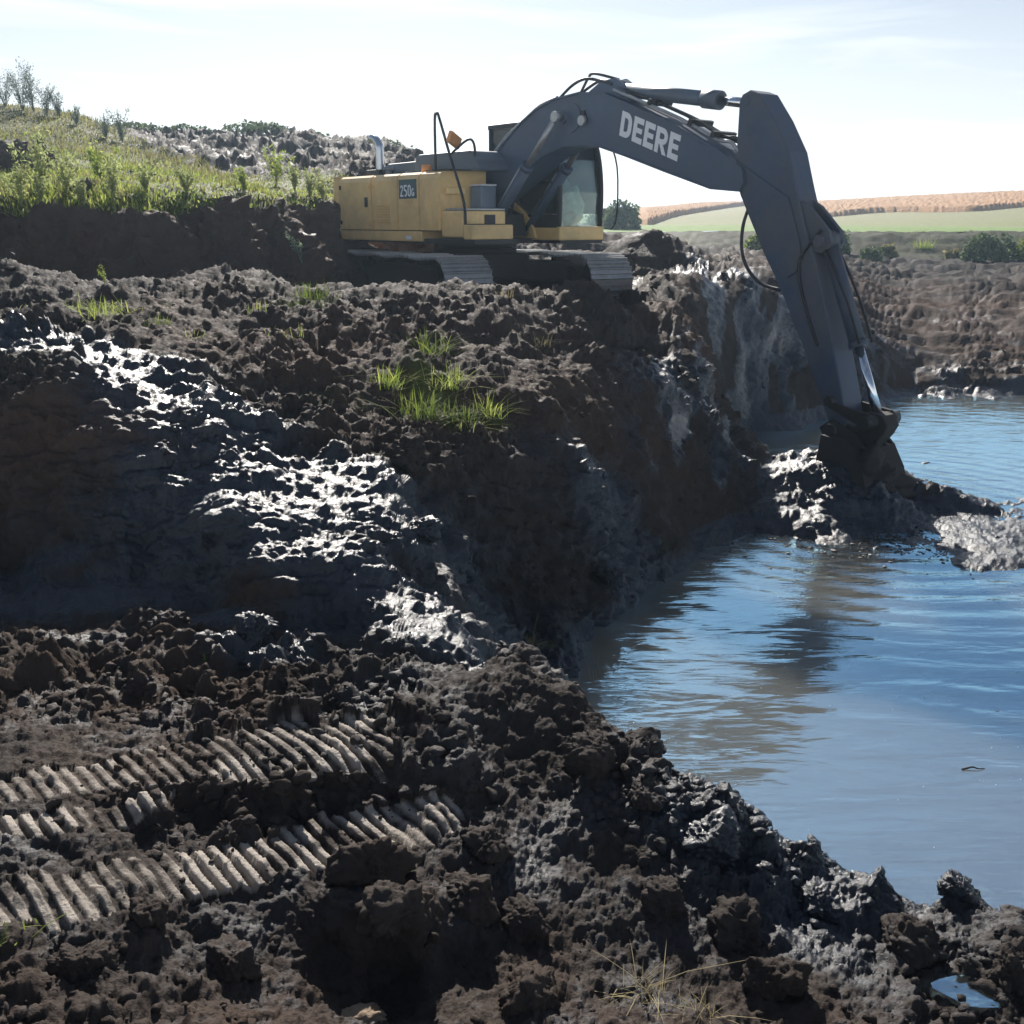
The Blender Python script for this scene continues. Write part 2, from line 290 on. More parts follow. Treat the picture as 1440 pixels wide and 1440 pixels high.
def soil_mat(name, dry=(.052, .044, .040), wetc=(.006, .012, .023), use_attr=True):
    m, t, p = nt(name); pos = nd(t, 'ShaderNodeNewGeometry').outputs['Position']
    n1 = noise(t, pos, 1.7, 8, .65); n2 = noise(t, pos, 14, 6, .7); n3 = noise(t, pos, 90, 4, .7); n4 = noise(t, pos, .5, 3)
    col = mixc(t, ramp(t, n1, (.35, 0.), (.65, 1.)), tuple(c * .6 for c in dry), dry)
    col = mixc(t, ramp(t, n2, (.4, 0.), (.75, .7)), col, tuple(c * 1.35 for c in dry))
    col = mixc(t, ramp(t, n4, (.48, 0.), (.66, .8)), col, mixc(t, n1, (.075, .050, .036), (.045, .032, .026)))
    if use_attr:
        wet = attr(t, 'wet'); rust = attr(t, 'rust'); gr = attr(t, 'green')
        col = mixc(t, mth(t, 'MULTIPLY', rust, .85), col, mixc(t, n2, (.13, .072, .048), (.075, .045, .033)))
        wm = mth(t, 'ADD', wet, mth(t, 'ADD', mth(t, 'MULTIPLY', mth(t, 'SUBTRACT', n1, .5), 1.2), mth(t, 'MULTIPLY', mth(t, 'SUBTRACT', n2, .5), .8)))
        wf = ramp(t, wm, (.35, 0.), (.7, 1.))
        col = mixc(t, wf, col, mixc(t, mth(t, 'MULTIPLY', rust, .5), wetc, (.06, .025, .013)))
        col = mixc(t, ramp(t, mth(t, 'ADD', gr, mth(t, 'MULTIPLY', mth(t, 'SUBTRACT', n2, .5), .8)), (.35, 0.), (.75, .9)), col, mixc(t, n1, (.05, .075, .015), (.10, .10, .03)))
        sm = attr(t, 'smear_sheen'); smf = ramp(t, mth(t, 'ADD', sm, mth(t, 'MULTIPLY', mth(t, 'SUBTRACT', n2, .5), .9)), (.3, 0.), (.8, 1.))
        col = mixc(t, smf, col, mixc(t, n1, (.29, .26, .225), (.42, .37, .32)))  # pale smeared mud, and the sky sheen painted on the right bank
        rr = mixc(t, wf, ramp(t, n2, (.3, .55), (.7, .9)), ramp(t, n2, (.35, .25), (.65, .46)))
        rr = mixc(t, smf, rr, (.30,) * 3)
        t.links.new(rr, p.inputs['Roughness'])
        t.links.new(mth(t, 'ADD', mth(t, 'MULTIPLY', wf, .56), .05), p.inputs['Specular IOR Level'])
    else:
        t.links.new(ramp(t, n2, (.35, .45), (.65, .85)), p.inputs['Roughness'])
    t.links.new(col, p.inputs['Base Color'])
    v = nd(t, 'ShaderNodeTexVoronoi'); v.inputs['Scale'].default_value = 38; v.feature = 'SMOOTH_F1'; t.links.new(pos, v.inputs['Vector'])
    b1 = bump(t, None, n2, .55, .05); b2 = bump(t, None, v.outputs['Distance'], .45, -.012, b1)
    bump(t, p, n3, .5, .006, b2)
    return m
def plain(name, col, rough=.5, metal=0., var=.15, scale=6, bmp=0., dust=0., spec=.5, dustc=(.13, .10, .075), coat=0.):
    m, t, p = nt(name); tcn = nd(t, 'ShaderNodeTexCoord'); pos = tcn.outputs['Object']
    n1 = noise(t, pos, scale, 6, .65)
    c = mixc(t, n1, tuple(x * (1 - var) for x in col), tuple(min(1, x * (1 + var)) for x in col))
    if dust:
        n2 = noise(t, pos, scale * .45, 8, .72, .6); f = ramp(t, n2, (.42, 0.), (.72, dust)); c = mixc(t, f, c, dustc)
        t.links.new(mixc(t, f, (rough,) * 3, (.85,) * 3), p.inputs['Roughness'])
    else: p.inputs['Roughness'].default_value = rough
    t.links.new(c, p.inputs['Base Color']); p.inputs['Metallic'].default_value = metal; p.inputs['Specular IOR Level'].default_value = spec
    p.inputs['Coat Weight'].default_value = coat
    if bmp: bump(t, p, noise(t, pos, scale * 6, 5, .7), bmp, .01)
    return m
def leaf_mat(name, c1, c2, trans=.5, scale=3):
    m, t, p = nt(name); g = nd(t, 'ShaderNodeNewGeometry'); n = noise(t, g.outputs['Position'], scale, 3)
    c = mixc(t, ramp(t, mth(t, 'ADD', mth(t, 'MULTIPLY', g.outputs['Random Per Island'], .6), mth(t, 'MULTIPLY', n, .4)), (.2, 0.), (.8, 1.)), c1, c2)
    t.links.new(c, p.inputs['Base Color']); p.inputs['Roughness'].default_value = .75; p.inputs['Specular IOR Level'].default_value = .2
    tr = nd(t, 'ShaderNodeBsdfTranslucent'); t.links.new(c, tr.inputs[0]); ms = nd(t, 'ShaderNodeMixShader'); ms.inputs[0].default_value = trans
    t.links.new(p.outputs[0], ms.inputs[1]); t.links.new(tr.outputs[0], ms.inputs[2])
    t.links.new(ms.outputs[0], t.nodes['Material Output'].inputs['Surface']); return m
SOIL = soil_mat('mud'); CLOD = soil_mat('clod soil')

# ------------------------------------------------------------------ pit ground: one sheet, rows packed where the ground is steep
NU, NR = 930, 920
q = np.linspace(-1, 1, NU); UF = np.where(np.abs(q) < .9, q / .9 * .66, np.sign(q) * (.66 + (np.abs(q) - .9) / .1 * .17))
YMAX = 57.6; jm = GL < math.log(YMAX) + .01
gl = GL[jm]; gz = GZ[:, jm]; gy = np.exp(gl)
dz = np.abs(np.gradient(gz, axis=1)) / gy; met = np.sqrt((.16 * (gl[1] - gl[0])) ** 2 + dz ** 2) + .25 * (gl[1] - gl[0]) * np.clip(1.2 - np.abs(gl - 1.6), 0, 1)
kk = np.hanning(15); kk /= kk.sum()
met = np.apply_along_axis(lambda v: np.convolve(np.pad(v, 7, 'edge'), kk, 'valid'), 0, met)
met = np.apply_along_axis(lambda v: np.convolve(np.pad(v, 7, 'edge'), kk, 'valid'), 1, met)
cum = np.cumsum(met, 1); cum = (cum - cum[:, :1]) / (cum[:, -1:] - cum[:, :1])
LY = np.empty((NU, NR)); tt = np.linspace(0, 1, NR); ci = np.empty((len(GU), NR))
for i in range(len(GU)): ci[i] = np.interp(tt, cum[i], gl)
for j in range(NR): LY[:, j] = np.interp(UF, GU, ci[:, j])
LY[:, -1] = math.log(YMAX)
U2 = np.repeat(UF[:, None], NR, 1); YY = np.exp(LY); XX = U2 * YY; ZZ = bilin(GZ, U2, LY) + EYE
Pw = np.stack((XX, YY, ZZ), 2)
du = np.gradient(Pw, axis=0); dv = np.gradient(Pw, axis=1); NN = np.cross(du, dv); NN /= np.linalg.norm(NN, axis=2, keepdims=True) + 1e-9
P = Pw.reshape(-1, 3).astype(np.float32); Nn = NN.reshape(-1, 3).astype(np.float32)
X, Y, Z = P[:, 0], P[:, 1], P[:, 2]
def blobs(lst):
    r = np.zeros(len(P), np.float32)
    for px, py, rx, ry, a in lst:
        h_ = hit(px, py)
        if h_ is None: print('no hit', px, py); continue
        r = np.maximum(r, a * np.exp(-((X - h_.x) / rx) ** 2 - ((Y - h_.y) / ry) ** 2))
    return r
def inpoly(poly):
    ins = np.zeros(len(P), bool); n = len(poly)
    for i in range(n):
        x1, y1 = poly[i]; x2, y2 = poly[(i + 1) % n]
        if abs(y2 - y1) < 1e-9: continue
        c = ((y1 > JY) != (y2 > JY)) & (JX < (x2 - x1) * (JY - y1) / (y2 - y1) + x1); ins ^= c
    return ins
wet = blobs([(340, 690, .9, .5, 1.), (470, 690, .9, .5, 1.), (540, 700, .5, .4, .9), (240, 560, .6, .3, 1.), (100, 486, .8, .22, 1.1), (30, 484, .8, .25, 1.), (190, 530, .4, .3, 1.), (330, 600, .5, .4, .9),
    (450, 780, .6, .3, .9), (560, 840, .6, .3, .9), (620, 890, .5, .3, 1.), (120, 835, .9, .25, .9), (250, 810, .6, .25, .9), (380, 930, .3, .2, .7),
    (940, 560, .25, .8, 1.1), (1000, 560, .3, 1., 1.2), (1060, 470, .9, 2.2, 1.1), (1010, 470, .3, 1.4, .9), (1110, 470, .8, 2., 1.), (1000, 400, 1.2, 1., .8),
    (1150, 600, 1.5, 2., 1.), (1100, 720, 1.2, 1.2, 1.2), (1300, 720, 2., 1.5, 1.2), (1200, 740, 2., 1.2, 1.2), (1400, 780, 1., .6, 1.2), (900, 820, 1., .7, .7), (1050, 760, .6, .6, .9),
    (1150, 1190, .8, .5, .45), (1300, 1240, .8, .5, .45), (330, 235, 6, 8, .4), (1350, 460, 8, 5, .22), (1300, 520, 4, 1.5, .4), (680, 850, .6, .6, .6)])
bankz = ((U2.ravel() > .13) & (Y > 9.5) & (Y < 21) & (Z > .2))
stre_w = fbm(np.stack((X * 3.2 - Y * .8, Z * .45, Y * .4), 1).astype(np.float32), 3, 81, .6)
wet -= bankz * np.clip(.25 - stre_w * 1.6, 0, .9)
wet = np.maximum(wet, np.clip(.75 - Z / .35, 0, .9)) + .27
wet += .10 * np.clip((6 - Y) / 1.5, 0, 1) - .20 * ((Y > 9) & (Y < 15) & (U2.ravel() < .1)) - .15 * ((Y > 21) & (U2.ravel() > 0))
rust = blobs([(100, 345, 3, 1.5, .5), (250, 345, 2, 1.5, .5), (380, 345, 2, 1.5, .6), (450, 335, 1.2, 1.5, .9), (60, 620, 1.1, .3, .5), (180, 580, .4, .4, .4), (480, 480, 1.2, 1.3, .6), (700, 480, 2., 1.5, .35), (880, 430, 1.3, 1., .6), (985, 500, .12, 1.2, 1.), (505, 330, 1.2, 1.6, 1.), (1250, 440, 6, 6, .45), (600, 560, 1.2, 1., .35), (400, 500, 1.4, 1., .5)])
hillm = (np.clip((Y - 14.6) / .5, 0, 1) * np.clip((.2 - U2.ravel() * 1.0) / .05, 0, 1) * np.clip((Z - 3.3) / .12, 0, 1)).astype(np.float32)
spoil = np.clip((U2.ravel() + .375) / .03, 0, 1) * np.clip((Y - 24.5 + 3 * np.clip(U2.ravel() + .27, -1, 1) * 8) / 2, 0, 1) * (U2.ravel() < .05)
green = hillm * (1 - spoil) * np.clip((Nn[:, 2] - .72) / .12, 0, 1)
green = np.maximum(green, blobs([(110, 440, .5, .4, .7), (430, 420, .5, .4, .8), (600, 540, .4, .6, .8), (640, 590, .5, .3, .7), (690, 600, .3, .2, .6), (470, 560, .8, .5, .45), (740, 470, .6, .6, .4), (750, 915, .3, .12, .7), (820, 600, .5, .5, .25)]))
green = np.maximum(green, np.clip((Y - 46) / 4, 0, 1) * .5 * (U2.ravel() > .05))
# crawler marks pressed in the mud of the near platform
wob = fbm(P * np.float32(9), 3, 77) * .03
JX = X + wob; JY = Y + fbm(P * np.float32(7) + 5, 3, 91) * .035
S1 = ([(-40, 1108), (150, 1074), (250, 1046), (400, 1016), (555, 1008)], [(560, 1082), (400, 1094), (270, 1107), (150, 1116), (-40, 1146)])
S1b = ([(-40, 1166), (60, 1146), (130, 1134), (250, 1112)], [(240, 1136), (130, 1166), (60, 1186), (-40, 1200)])
S2 = ([(-40, 1262), (100, 1232), (225, 1206), (350, 1180), (450, 1148), (575, 1118), (650, 1128)], [(655, 1168), (575, 1202), (450, 1226), (350, 1252), (225, 1272), (100, 1312), (-40, 1318)])
strips = []
for top, bot in (S1, S1b, S2):
    strips.append(inpoly([tuple(hit(a, b).xy) for a, b in top + bot]))
stm = (strips[0] | strips[1] | strips[2]).astype(np.float32)
a_ = hit(402, 1022); b_ = hit(480, 1084); rd = (b_ - a_).xy.normalized(); nrm = Vector((-rd.y, rd.x))
qq = (JX * .15 + X * .85) * nrm.x + (JY * .15 + Y * .85) * nrm.y
ph = qq / .064 + vnoise(P * np.float32(1.7), 5) * .14
saw = ph - np.floor(ph)
rib = np.clip((.33 - np.abs(saw - .4)) / .09, 0, 1)                # raised bar left between two shoe plates
amp_patch = np.clip(.5 + 1.3 * vnoise(P * np.float32(2.6), 15), .45, 1)
ribd = (rib * .032 - .019) * amp_patch

d0 = np.clip(1 / (1 + (Y / 40) ** 2), .2, 1)
slope = 1 - np.clip(Nn[:, 2], 0, 1)
far = np.clip((Y - 17) / 8, 0, 1) * (U2.ravel() > .05)
big = fbm(P * np.float32(.9), 3, 1, .5, True)
mid = .55 * fbm(P * np.float32(2.9) + 7, 3, 11, .55, True) + .75 * fbm(P * np.float32(3.3) + 9, 4, 17, .6)
sml = .4 * fbm(P * np.float32(10.5) + 3, 3, 23, .6, True) + .9 * fbm(P * np.float32(12.) + 3, 4, 27, .68)
w1, v1 = worley(P * np.float32(5.5) + mid[:, None] * .3, 31); w2, v2 = worley(P * np.float32(15.) + sml[:, None] * .25, 41)
c1 = np.clip((.56 - w1) / .22, 0, 1) ** .8 * (v1 > .45) * (.4 + .6 * v1) * (1 + .5 * vnoise(P * np.float32(9), 19))
c2 = np.clip((.54 - w2) / .24, 0, 1) ** .8 * (v2 > .35) * v2
cloddy = np.clip(.42 + 1.5 * vnoise(P * np.float32(.95) + 3, 61), .08, 1.1).astype(np.float32)
cloddy = np.maximum(cloddy, .5 * ((Y > 8.8) & (Y < 14.5)))
cloddy *= 1 - .3 * np.clip(wet - .5, 0, .6)
hillsm = 1 - .75 * green * (Y > 14)
fs = np.clip(1.05 - .8 * stm, .2, 1)
nearf = np.clip((9 - Y) / 4, 0, 1)
D = ((.07 * big + .07 * fbm(P * np.float32(.75) + 4, 3, 7, .5)) * (1 - .75 * nearf * (1 - slope)) + .055 * mid * (1 - .7 * stm) * cloddy * (1 - .75 * far) + .020 * sml * (1 - far) * (1 - .75 * stm)) * (1 - .93 * stm) * hillsm
D += (.075 * c1 * cloddy + .026 * c2 * cloddy) * (1 - .97 * stm) * hillsm * (1 - .6 * far)
D += np.where(stm > 0, ribd * 1.0 + .010 * c2 * (v2 > .8) + .02 * c1 * (v1 > .9), 0)
# ruts across the far flat
rt = fbm(np.stack((X * .16 + Y * .05, Y * 1.25, Z * 0), 1).astype(np.float32), 4, 71, .6, True)
D += far * rt * .13 * (1 - .7 * np.clip((Y - 46) / 6, 0, 1))
# spoil heap: rough blocks
lipn = fbm(P * np.float32(.8), 3, 141, .6); D += .13 * lipn * np.clip(1 - np.abs(Z - 3.45) / .35, 0, 1) * hillm
w3, v3 = worley(P * np.float32(1.1), 51)
D += spoil * hillm * (.42 * np.sqrt(np.clip(1 - (w3 / .7) ** 2, 0, 1)) * v3 + .10 * mid)
# scraped bucket streaks down the wet bank
stre = fbm(np.stack((X * 4.2 - Y * 1.0, Z * .5, Y * .5), 1).astype(np.float32), 3, 81, .6)
D += .09 * stre * slope * (U2.ravel() > .12) * (Y < 20)
stre2 = fbm(np.stack((X * 5, Y * 5, Z * .7), 1).astype(np.float32), 3, 83, .6)
D += .03 * stre2 * np.clip((slope - .25) / .2, 0, 1) * (U2.ravel() < .2)
wall = np.clip((slope - .12) / .2, 0, 1) * (Y > 13) * (U2.ravel() < .0)
D += wall * (.16 * fbm(P * np.float32((1.6, 1.6, .9)), 4, 131, .55, True) + .05 * mid)
ledge = np.clip((Y - 4.9) / .4, 0, 1) * np.clip((9.2 - Y) / .8, 0, 1) * np.clip((.10 - U2.ravel()) / .05, 0, 1)
strat = fbm(np.stack((X * 1.3 + Y * .5, Y * 3.4 - X * .8, Z * 3.4), 1).astype(np.float32), 4, 161, .6, True)
D += ledge * (.055 * strat + .03 * fbm(P * np.float32(5), 3, 165, .6))
isle = np.exp(-((X - 4.5) / 1.9) ** 2 - ((Y - 10.6) / 1.1) ** 2) * (Z < .3)
D *= 1 - .6 * isle
D += isle * .05 * fbm(P * np.float32(3.6), 4, 171, .62)
plat = np.clip((Y - 8.6) / .6, 0, 1) * np.clip((14.2 - Y) / .6, 0, 1) * (U2.ravel() < .16) * (1 - np.clip(slope * 3, 0, 1) * .5)
D += plat * .10 * fbm(P * np.float32(1.1) + 2, 3, 151, .45)
glm = blobs([(340, 690, .7, .32, 1.), (470, 690, .7, .3, 1.), (550, 700, .4, .25, 1.), (330, 655, .5, .25, 1.), (240, 600, .4, .25, .8), (60, 490, 1.2, .16, 1.), (170, 520, .35, .2, 1.), (210, 560, .3, .25, 1.), (610, 890, .5, .22, 1.), (670, 915, .3, .15, 1.),
    (440, 790, .5, .2, .9), (520, 830, .4, .2, .9), (120, 840, .8, .18, 1.), (250, 830, .5, .15, .9), (380, 760, .4, .2, .9), (200, 660, .3, .3, .8), (60, 800, .6, .15, .8), (300, 870, .5, .15, .7), (440, 880, .4, .2, .8), (100, 900, .4, .15, .5), (330, 600, .4, .2, .8)])
D = D * (1 - .72 * glm) + glm * .013 * fbm(P * np.float32(13), 3, 191, .65)
wet = np.maximum(wet, glm * 1.15)
# keep the pond edge from wandering; flat mud film round the bucket
pondz = np.clip(1 - np.abs(Z) / .25, 0, 1) * (Y > 8.5)
D *= 1 - .35 * pondz
P = P + Nn * D[:, None].astype(np.float32)
PX, PY, PZ = P[:, 0], P[:, 1], P[:, 2]
idx = np.arange(NU * NR).reshape(NU, NR)
Fq = np.stack((idx[:-1, :-1], idx[1:, :-1], idx[1:, 1:], idx[:-1, 1:]), 2).reshape(-1, 4)
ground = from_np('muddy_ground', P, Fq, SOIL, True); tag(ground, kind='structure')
me = ground.data
for nm, arr in (('wet', wet - .6 * hillm * (1 - spoil) - .15 * hillm * (1 - spoil) - .32 * spoil * hillm - .35 * stm), ('rust', rust), ('green', green), ('smear_sheen', bankz * np.clip(stre_w * 1.5, 0, .75) * blobs([(950, 590, .35, .7, 1.), (1005, 570, .3, .9, 1.), (1090, 460, .8, 1.6, .8), (1040, 500, .3, 1.2, .7)]) + np.clip((Y - 20) / 6, 0, 1) * (U2.ravel() > .05) * np.clip(rt * 1.0 - .3, 0, .22) * (Y < 45) + stm * (.42 + .45 * rib) * np.clip(.9 + .7 * vnoise(P * np.float32(6.3), 201), .3, 1.2) * np.clip(amp_patch + .25, 0, 1))):  # bank term paints reflected sky as pale streaks; flat and tracks are smeared mud
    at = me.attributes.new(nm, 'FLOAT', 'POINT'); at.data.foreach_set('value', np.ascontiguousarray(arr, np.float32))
def gz_at(x, y):
    """height of the finished ground at a place"""
    k = np.argmin((PX - x) ** 2 + (PY - y) ** 2); return float(PZ[k])
def spot(px, py):
    h_ = hit(px, py)
    return Vector((h_.x, h_.y, gz_at(h_.x, h_.y)))

# ------------------------------------------------------------------ fields beyond the pit
def sheet(name, u0, u1, yf0, yf1, nu, ny, lift, mat, jit=0., kind='structure', edge=True):
    us = np.linspace(u0, u1, nu); t = np.linspace(0, 1, ny)
    y0 = np.array([yf0(u) for u in us]); y1 = np.array([yf1(u) for u in us])
    ly = np.log(y0)[:, None] * (1 - t) + np.log(y1)[:, None] * t
    u2 = np.repeat(us[:, None], ny, 1); y = np.exp(ly); z = bilin(GZ, u2, ly) + EYE + lift
    V = np.stack((u2 * y, y, z), 2)
    if jit:
        n = vnoise(V.reshape(-1, 3).astype(np.float32) * np.float32(2.3), 5).reshape(nu, ny); V[:, :, 2] += jit * n
    if edge: V[:, 0, 2] -= lift + .3; V[:, -1, 2] -= lift + .3; V[0, :, 2] -= lift + .3; V[-1, :, 2] -= lift + .3
    i = np.arange(nu * ny).reshape(nu, ny)
    f = np.stack((i[:-1, :-1], i[1:, :-1], i[1:, 1:], i[:-1, 1:]), 2).reshape(-1, 4)
    o = from_np(name, V.reshape(-1, 3), f, mat, True); tag(o, kind=kind); return o
def field_mat():
    m, t, p = nt('field grass'); pos = nd(t, 'ShaderNodeNewGeometry').outputs['Position']
    sx = nd(t, 'ShaderNodeSeparateXYZ'); t.links.new(pos, sx.inputs[0])
    n1 = noise(t, pos, .12, 6, .7); n2 = noise(t, pos, 1.6, 4, .7)
    yy = mth(t, 'ADD', sx.outputs[1], mth(t, 'MULTIPLY', mth(t, 'SUBTRACT', n1, .5), 14))
    mr = nd(t, 'ShaderNodeMapRange'); t.links.new(yy, mr.inputs[0]); mr.inputs[1].default_value = 55; mr.inputs[2].default_value = 175
    c = ramp(t, mr.outputs[0], (0., (.13, .24, .02)), (.12, (.14, .24, .03)), (.2, (.19, .21, .06)), (.5, (.24, .22, .09)), (.9, (.27, .24, .12)))
    c = mixc(t, ramp(t, n2, (.35, 0.), (.7, .5)), c, (.12, .13, .05)); t.links.new(c, p.inputs['Base Color']); p.inputs['Roughness'].default_value = .9
    bump(t, p, n2, .6, .3); return m
sheet('grass_field', -.8, .83, lambda u: 57.3, lambda u: 880., 160, 150, .015, field_mat(), .03, edge=False)
def crop_mat():
    m, t, p = nt('ripe crop'); pos = nd(t, 'ShaderNodeNewGeometry').outputs['Position']
    n1 = noise(t, pos, .35, 6, .7); n2 = noise(t, pos, 3.2, 4, .7)
    c = mixc(t, n1, (.40, .20, .075), (.52, .30, .13)); c = mixc(t, ramp(t, n2, (.4, 0.), (.7, .6)), c, (.30, .14, .06))
    t.links.new(c, p.inputs['Base Color']); p.inputs['Roughness'].default_value = .9; bump(t, p, n2, .8, .3); return m
CM = crop_mat(); pxu = lambda px: (px - 720) / FPX * .99
sheet('crop_field', pxu(1128), .83, lambda u: 112 + 3 * math.sin(u * 40), lambda u: 228., 900, 60, .55, CM, .16)
sheet('crop_field', pxu(840), pxu(1040), lambda u: 88 + max(0, (u - pxu(905)) / (pxu(1040) - pxu(905))) * 78, lambda u: 226., 500, 40, .6, CM, .16)

# ------------------------------------------------------------------ pond
def water_mat(name, ripple=1.):
    m, t, p = nt(name); pos = nd(t, 'ShaderNodeNewGeometry').outputs['Position']
    mpn = nd(t, 'ShaderNodeMapping'); t.links.new(pos, mpn.inputs[0]); mpn.inputs['Scale'].default_value = (.55, 1.9, 1)
    n1 = noise(t, mpn.outputs[0], 1.5, 3, .5, .5); n2 = noise(t, mpn.outputs[0], 7, 3, .55, .3)
    n3 = noise(t, pos, 26, 2); n0 = noise(t, pos, .35, 2)
    # rings running out from the bucket
    mp2 = nd(t, 'ShaderNodeMapping'); t.links.new(pos, mp2.inputs[0]); mp2.inputs['Location'].default_value = (-4.15, -11.2, 0)
    ln = nd(t, 'ShaderNodeVectorMath', operation='LENGTH'); t.links.new(mp2.outputs[0], ln.inputs[0]); dist = ln.outputs['Value']
    ph = mth(t, 'ADD', mth(t, 'MULTIPLY', dist, 17.), mth(t, 'MULTIPLY', n1, 5.))
    wv = mth(t, 'SINE', ph); att = mth(t, 'DIVIDE', 1.2, mth(t, 'ADD', 1., mth(t, 'MULTIPLY', mth(t, 'MULTIPLY', dist, dist), .12)))
    wv = mth(t, 'MULTIPLY', wv, mth(t, 'MULTIPLY', att, ramp(t, n0, (.35, .1), (.6, 1.))))
    h = mth(t, 'ADD', mth(t, 'MULTIPLY', n1, .9), mth(t, 'MULTIPLY', wv, .34)); h2 = mth(t, 'ADD', h, mth(t, 'MULTIPLY', n2, .14))
    near = ramp(t, mth(t, 'MULTIPLY', dist, .2), (.25, 1.), (.8, 0.))
    h3 = mth(t, 'ADD', h2, mth(t, 'MULTIPLY', n3, mth(t, 'MULTIPLY', near, .22)))
    bump(t, p, h3, .42 * ripple, .05)
    mud = ramp(t, mth(t, 'ADD', mth(t, 'MULTIPLY', near, .7), mth(t, 'MULTIPLY', mth(t, 'SUBTRACT', n2, .5), 1.2)), (.3, 0.), (.8, 1.))
    c = mixc(t, n0, (.20, .205, .185), (.24, .24, .21)); t.links.new(mixc(t, mud, c, (.06, .055, .05)), p.inputs['Base Color'])
    p.inputs['Roughness'].default_value = .3; p.inputs['Specular IOR Level'].default_value = 0.
    p.subsurface_method = 'BURLEY'; p.inputs['Subsurface Weight'].default_value = 1.; p.inputs['Subsurface Radius'].default_value = (1, 1, 1); p.inputs['Subsurface Scale'].default_value = 2.
    gs = nd(t, 'ShaderNodeBsdfGlossy'); gs.inputs['Color'].default_value = (.46, .80, 1, 1); gs.inputs['Roughness'].default_value = .02
    t.links.new(p.inputs['Normal'].links[0].from_socket, gs.inputs['Normal'])
    fr = nd(t, 'ShaderNodeFresnel'); fr.inputs[0].default_value = 1.34; ms = nd(t, 'ShaderNodeMixShader')
    t.links.new(mth(t, 'ADD', mth(t, 'MULTIPLY', fr.outputs[0], .42), .57), ms.inputs[0]); t.links.new(p.outputs[0], ms.inputs[1]); t.links.new(gs.outputs[0], ms.inputs[2])
    t.links.new(ms.outputs[0], t.nodes['Material Output'].inputs['Surface'])
    return m
WAT = water_mat('murky water')
wx = np.linspace(-2, 27, 60); wy = np.linspace(1.2, 26, 60); V = np.stack(np.meshgrid(wx, wy, [0.], indexing='ij'), 3).reshape(-1, 3)
i_ = np.arange(3600).reshape(60, 60)
tag(from_np('pond_water', V, np.stack((i_[:-1, :-1], i_[1:, :-1], i_[1:, 1:], i_[:-1, 1:]), 2).reshape(-1, 4), WAT), kind='structure')
pd = hit(1372, 1412); b = MB(); b.prismz([(.16 * math.cos(a) * (1 + .2 * math.sin(3 * a)), .09 * math.sin(a)) for a in np.linspace(0, 2 * math.pi, 20)[:-1]], -.05, 0)
PUD = b.build('puddle', WAT); PUD.location = (pd.x, pd.y, PUDZ := float(np.median(PZ[(PX - pd.x) ** 2 + (PY - pd.y) ** 2 < .012])) + .018)
tag(PUD, kind='structure')

# ------------------------------------------------------------------ excavator
YEL = plain('yellow paint', (.88, .60, .25), .42, 0, .10, 2.2, .05, .55, .5, (.26, .20, .13))
DRK = plain('charcoal paint', (.048, .078, .135), .45, 0, .22, 1.6, .1, .55, .5, (.13, .125, .125))
ARMM = plain('scuffed charcoal paint', (.043, .066, .112), .5, 0, .3, 2.6, .2, .8, .5, (.13, .115, .10))
BLK = plain('black steel', (.022, .022, .024), .55, 0, .2, 5)
STL = plain('worn steel', (.42, .42, .42), .36, .6, .25, 9, .2, .4, .5, (.10, .08, .06))
CHR = plain('chrome rod', (.75, .77, .8), .13, 1., .03, 4)
EXH = plain('exhaust steel', (.55, .57, .6), .28, 1., .1, 4)
MUDS = plain('caked mud', (.030, .025, .023), .8, 0, .3, 5, .8)
RUB = plain('hose rubber', (.02, .02, .022), .5)
WHT = plain('white decal', (.80, .80, .82), .5, 0, .02)
TEAL = plain('dark teal decal', (.02, .07, .10), .4)
ORG = plain('amber plastic', (.75, .33, .10), .4)
HOODM = plain('grey hood paint', (.09, .13, .18), .42, 0, .1, 2, 0, .5)
GREYB = plain('grey blue box paint', (.16, .21, .27), .45, 0, .1, 3, 0, .4)
SEATM = plain('seat fabric', (.03, .035, .04), .9)
PALE = plain('pale tarpaulin', (.42, .50, .44), .8, 0, .25, 8, .4)
def glass_mat():
    m, t, p = nt('cab glass'); p.inputs['Base Color'].default_value = (.72, .92, .88, 1); p.inputs['Roughness'].default_value = .02
    p.inputs['IOR'].default_value = 1.45
    tb = nd(t, 'ShaderNodeBsdfTransparent'); tb.inputs[0].default_value = (.86, .97, .95, 1); gl_ = nd(t, 'ShaderNodeBsdfGlossy'); gl_.inputs['Roughness'].default_value = .03
    df = nd(t, 'ShaderNodeBsdfDiffuse'); df.inputs[0].default_value = (.30, .36, .35, 1)
    fr = nd(t, 'ShaderNodeFresnel'); fr.inputs[0].default_value = 1.45; ms = nd(t, 'ShaderNodeMixShader'); t.links.new(fr.outputs[0], ms.inputs[0])
    m2 = nd(t, 'ShaderNodeMixShader'); ob = nd(t, 'ShaderNodeNewGeometry').outputs['Position']
    t.links.new(ramp(t, noise(t, ob, 5, 5, .7), (.4, .02), (.8, .22)), m2.inputs[0]); t.links.new(tb.outputs[0], m2.inputs[1]); t.links.new(df.outputs[0], m2.inputs[2])
    t.links.new(m2.outputs[0], ms.inputs[1]); t.links.new(gl_.outputs[0], ms.inputs[2]); t.links.new(ms.outputs[0], t.nodes['Material Output'].inputs['Surface']); return m
GLS = glass_mat()
EX = empty('excavator', (-.64, 18.1, EYE - 1.45), R(-52))
tag(EX, 'large yellow and charcoal tracked excavator on the bank top, reaching its arm into the pond', 'excavator')
def rx(a): return Matrix.Rotation(a, 3, 'X')
def ry(a): return Matrix.Rotation(a, 3, 'Y')
def rzm(a): return Matrix.Rotation(a, 3, 'Z')
YAW = R(-9)
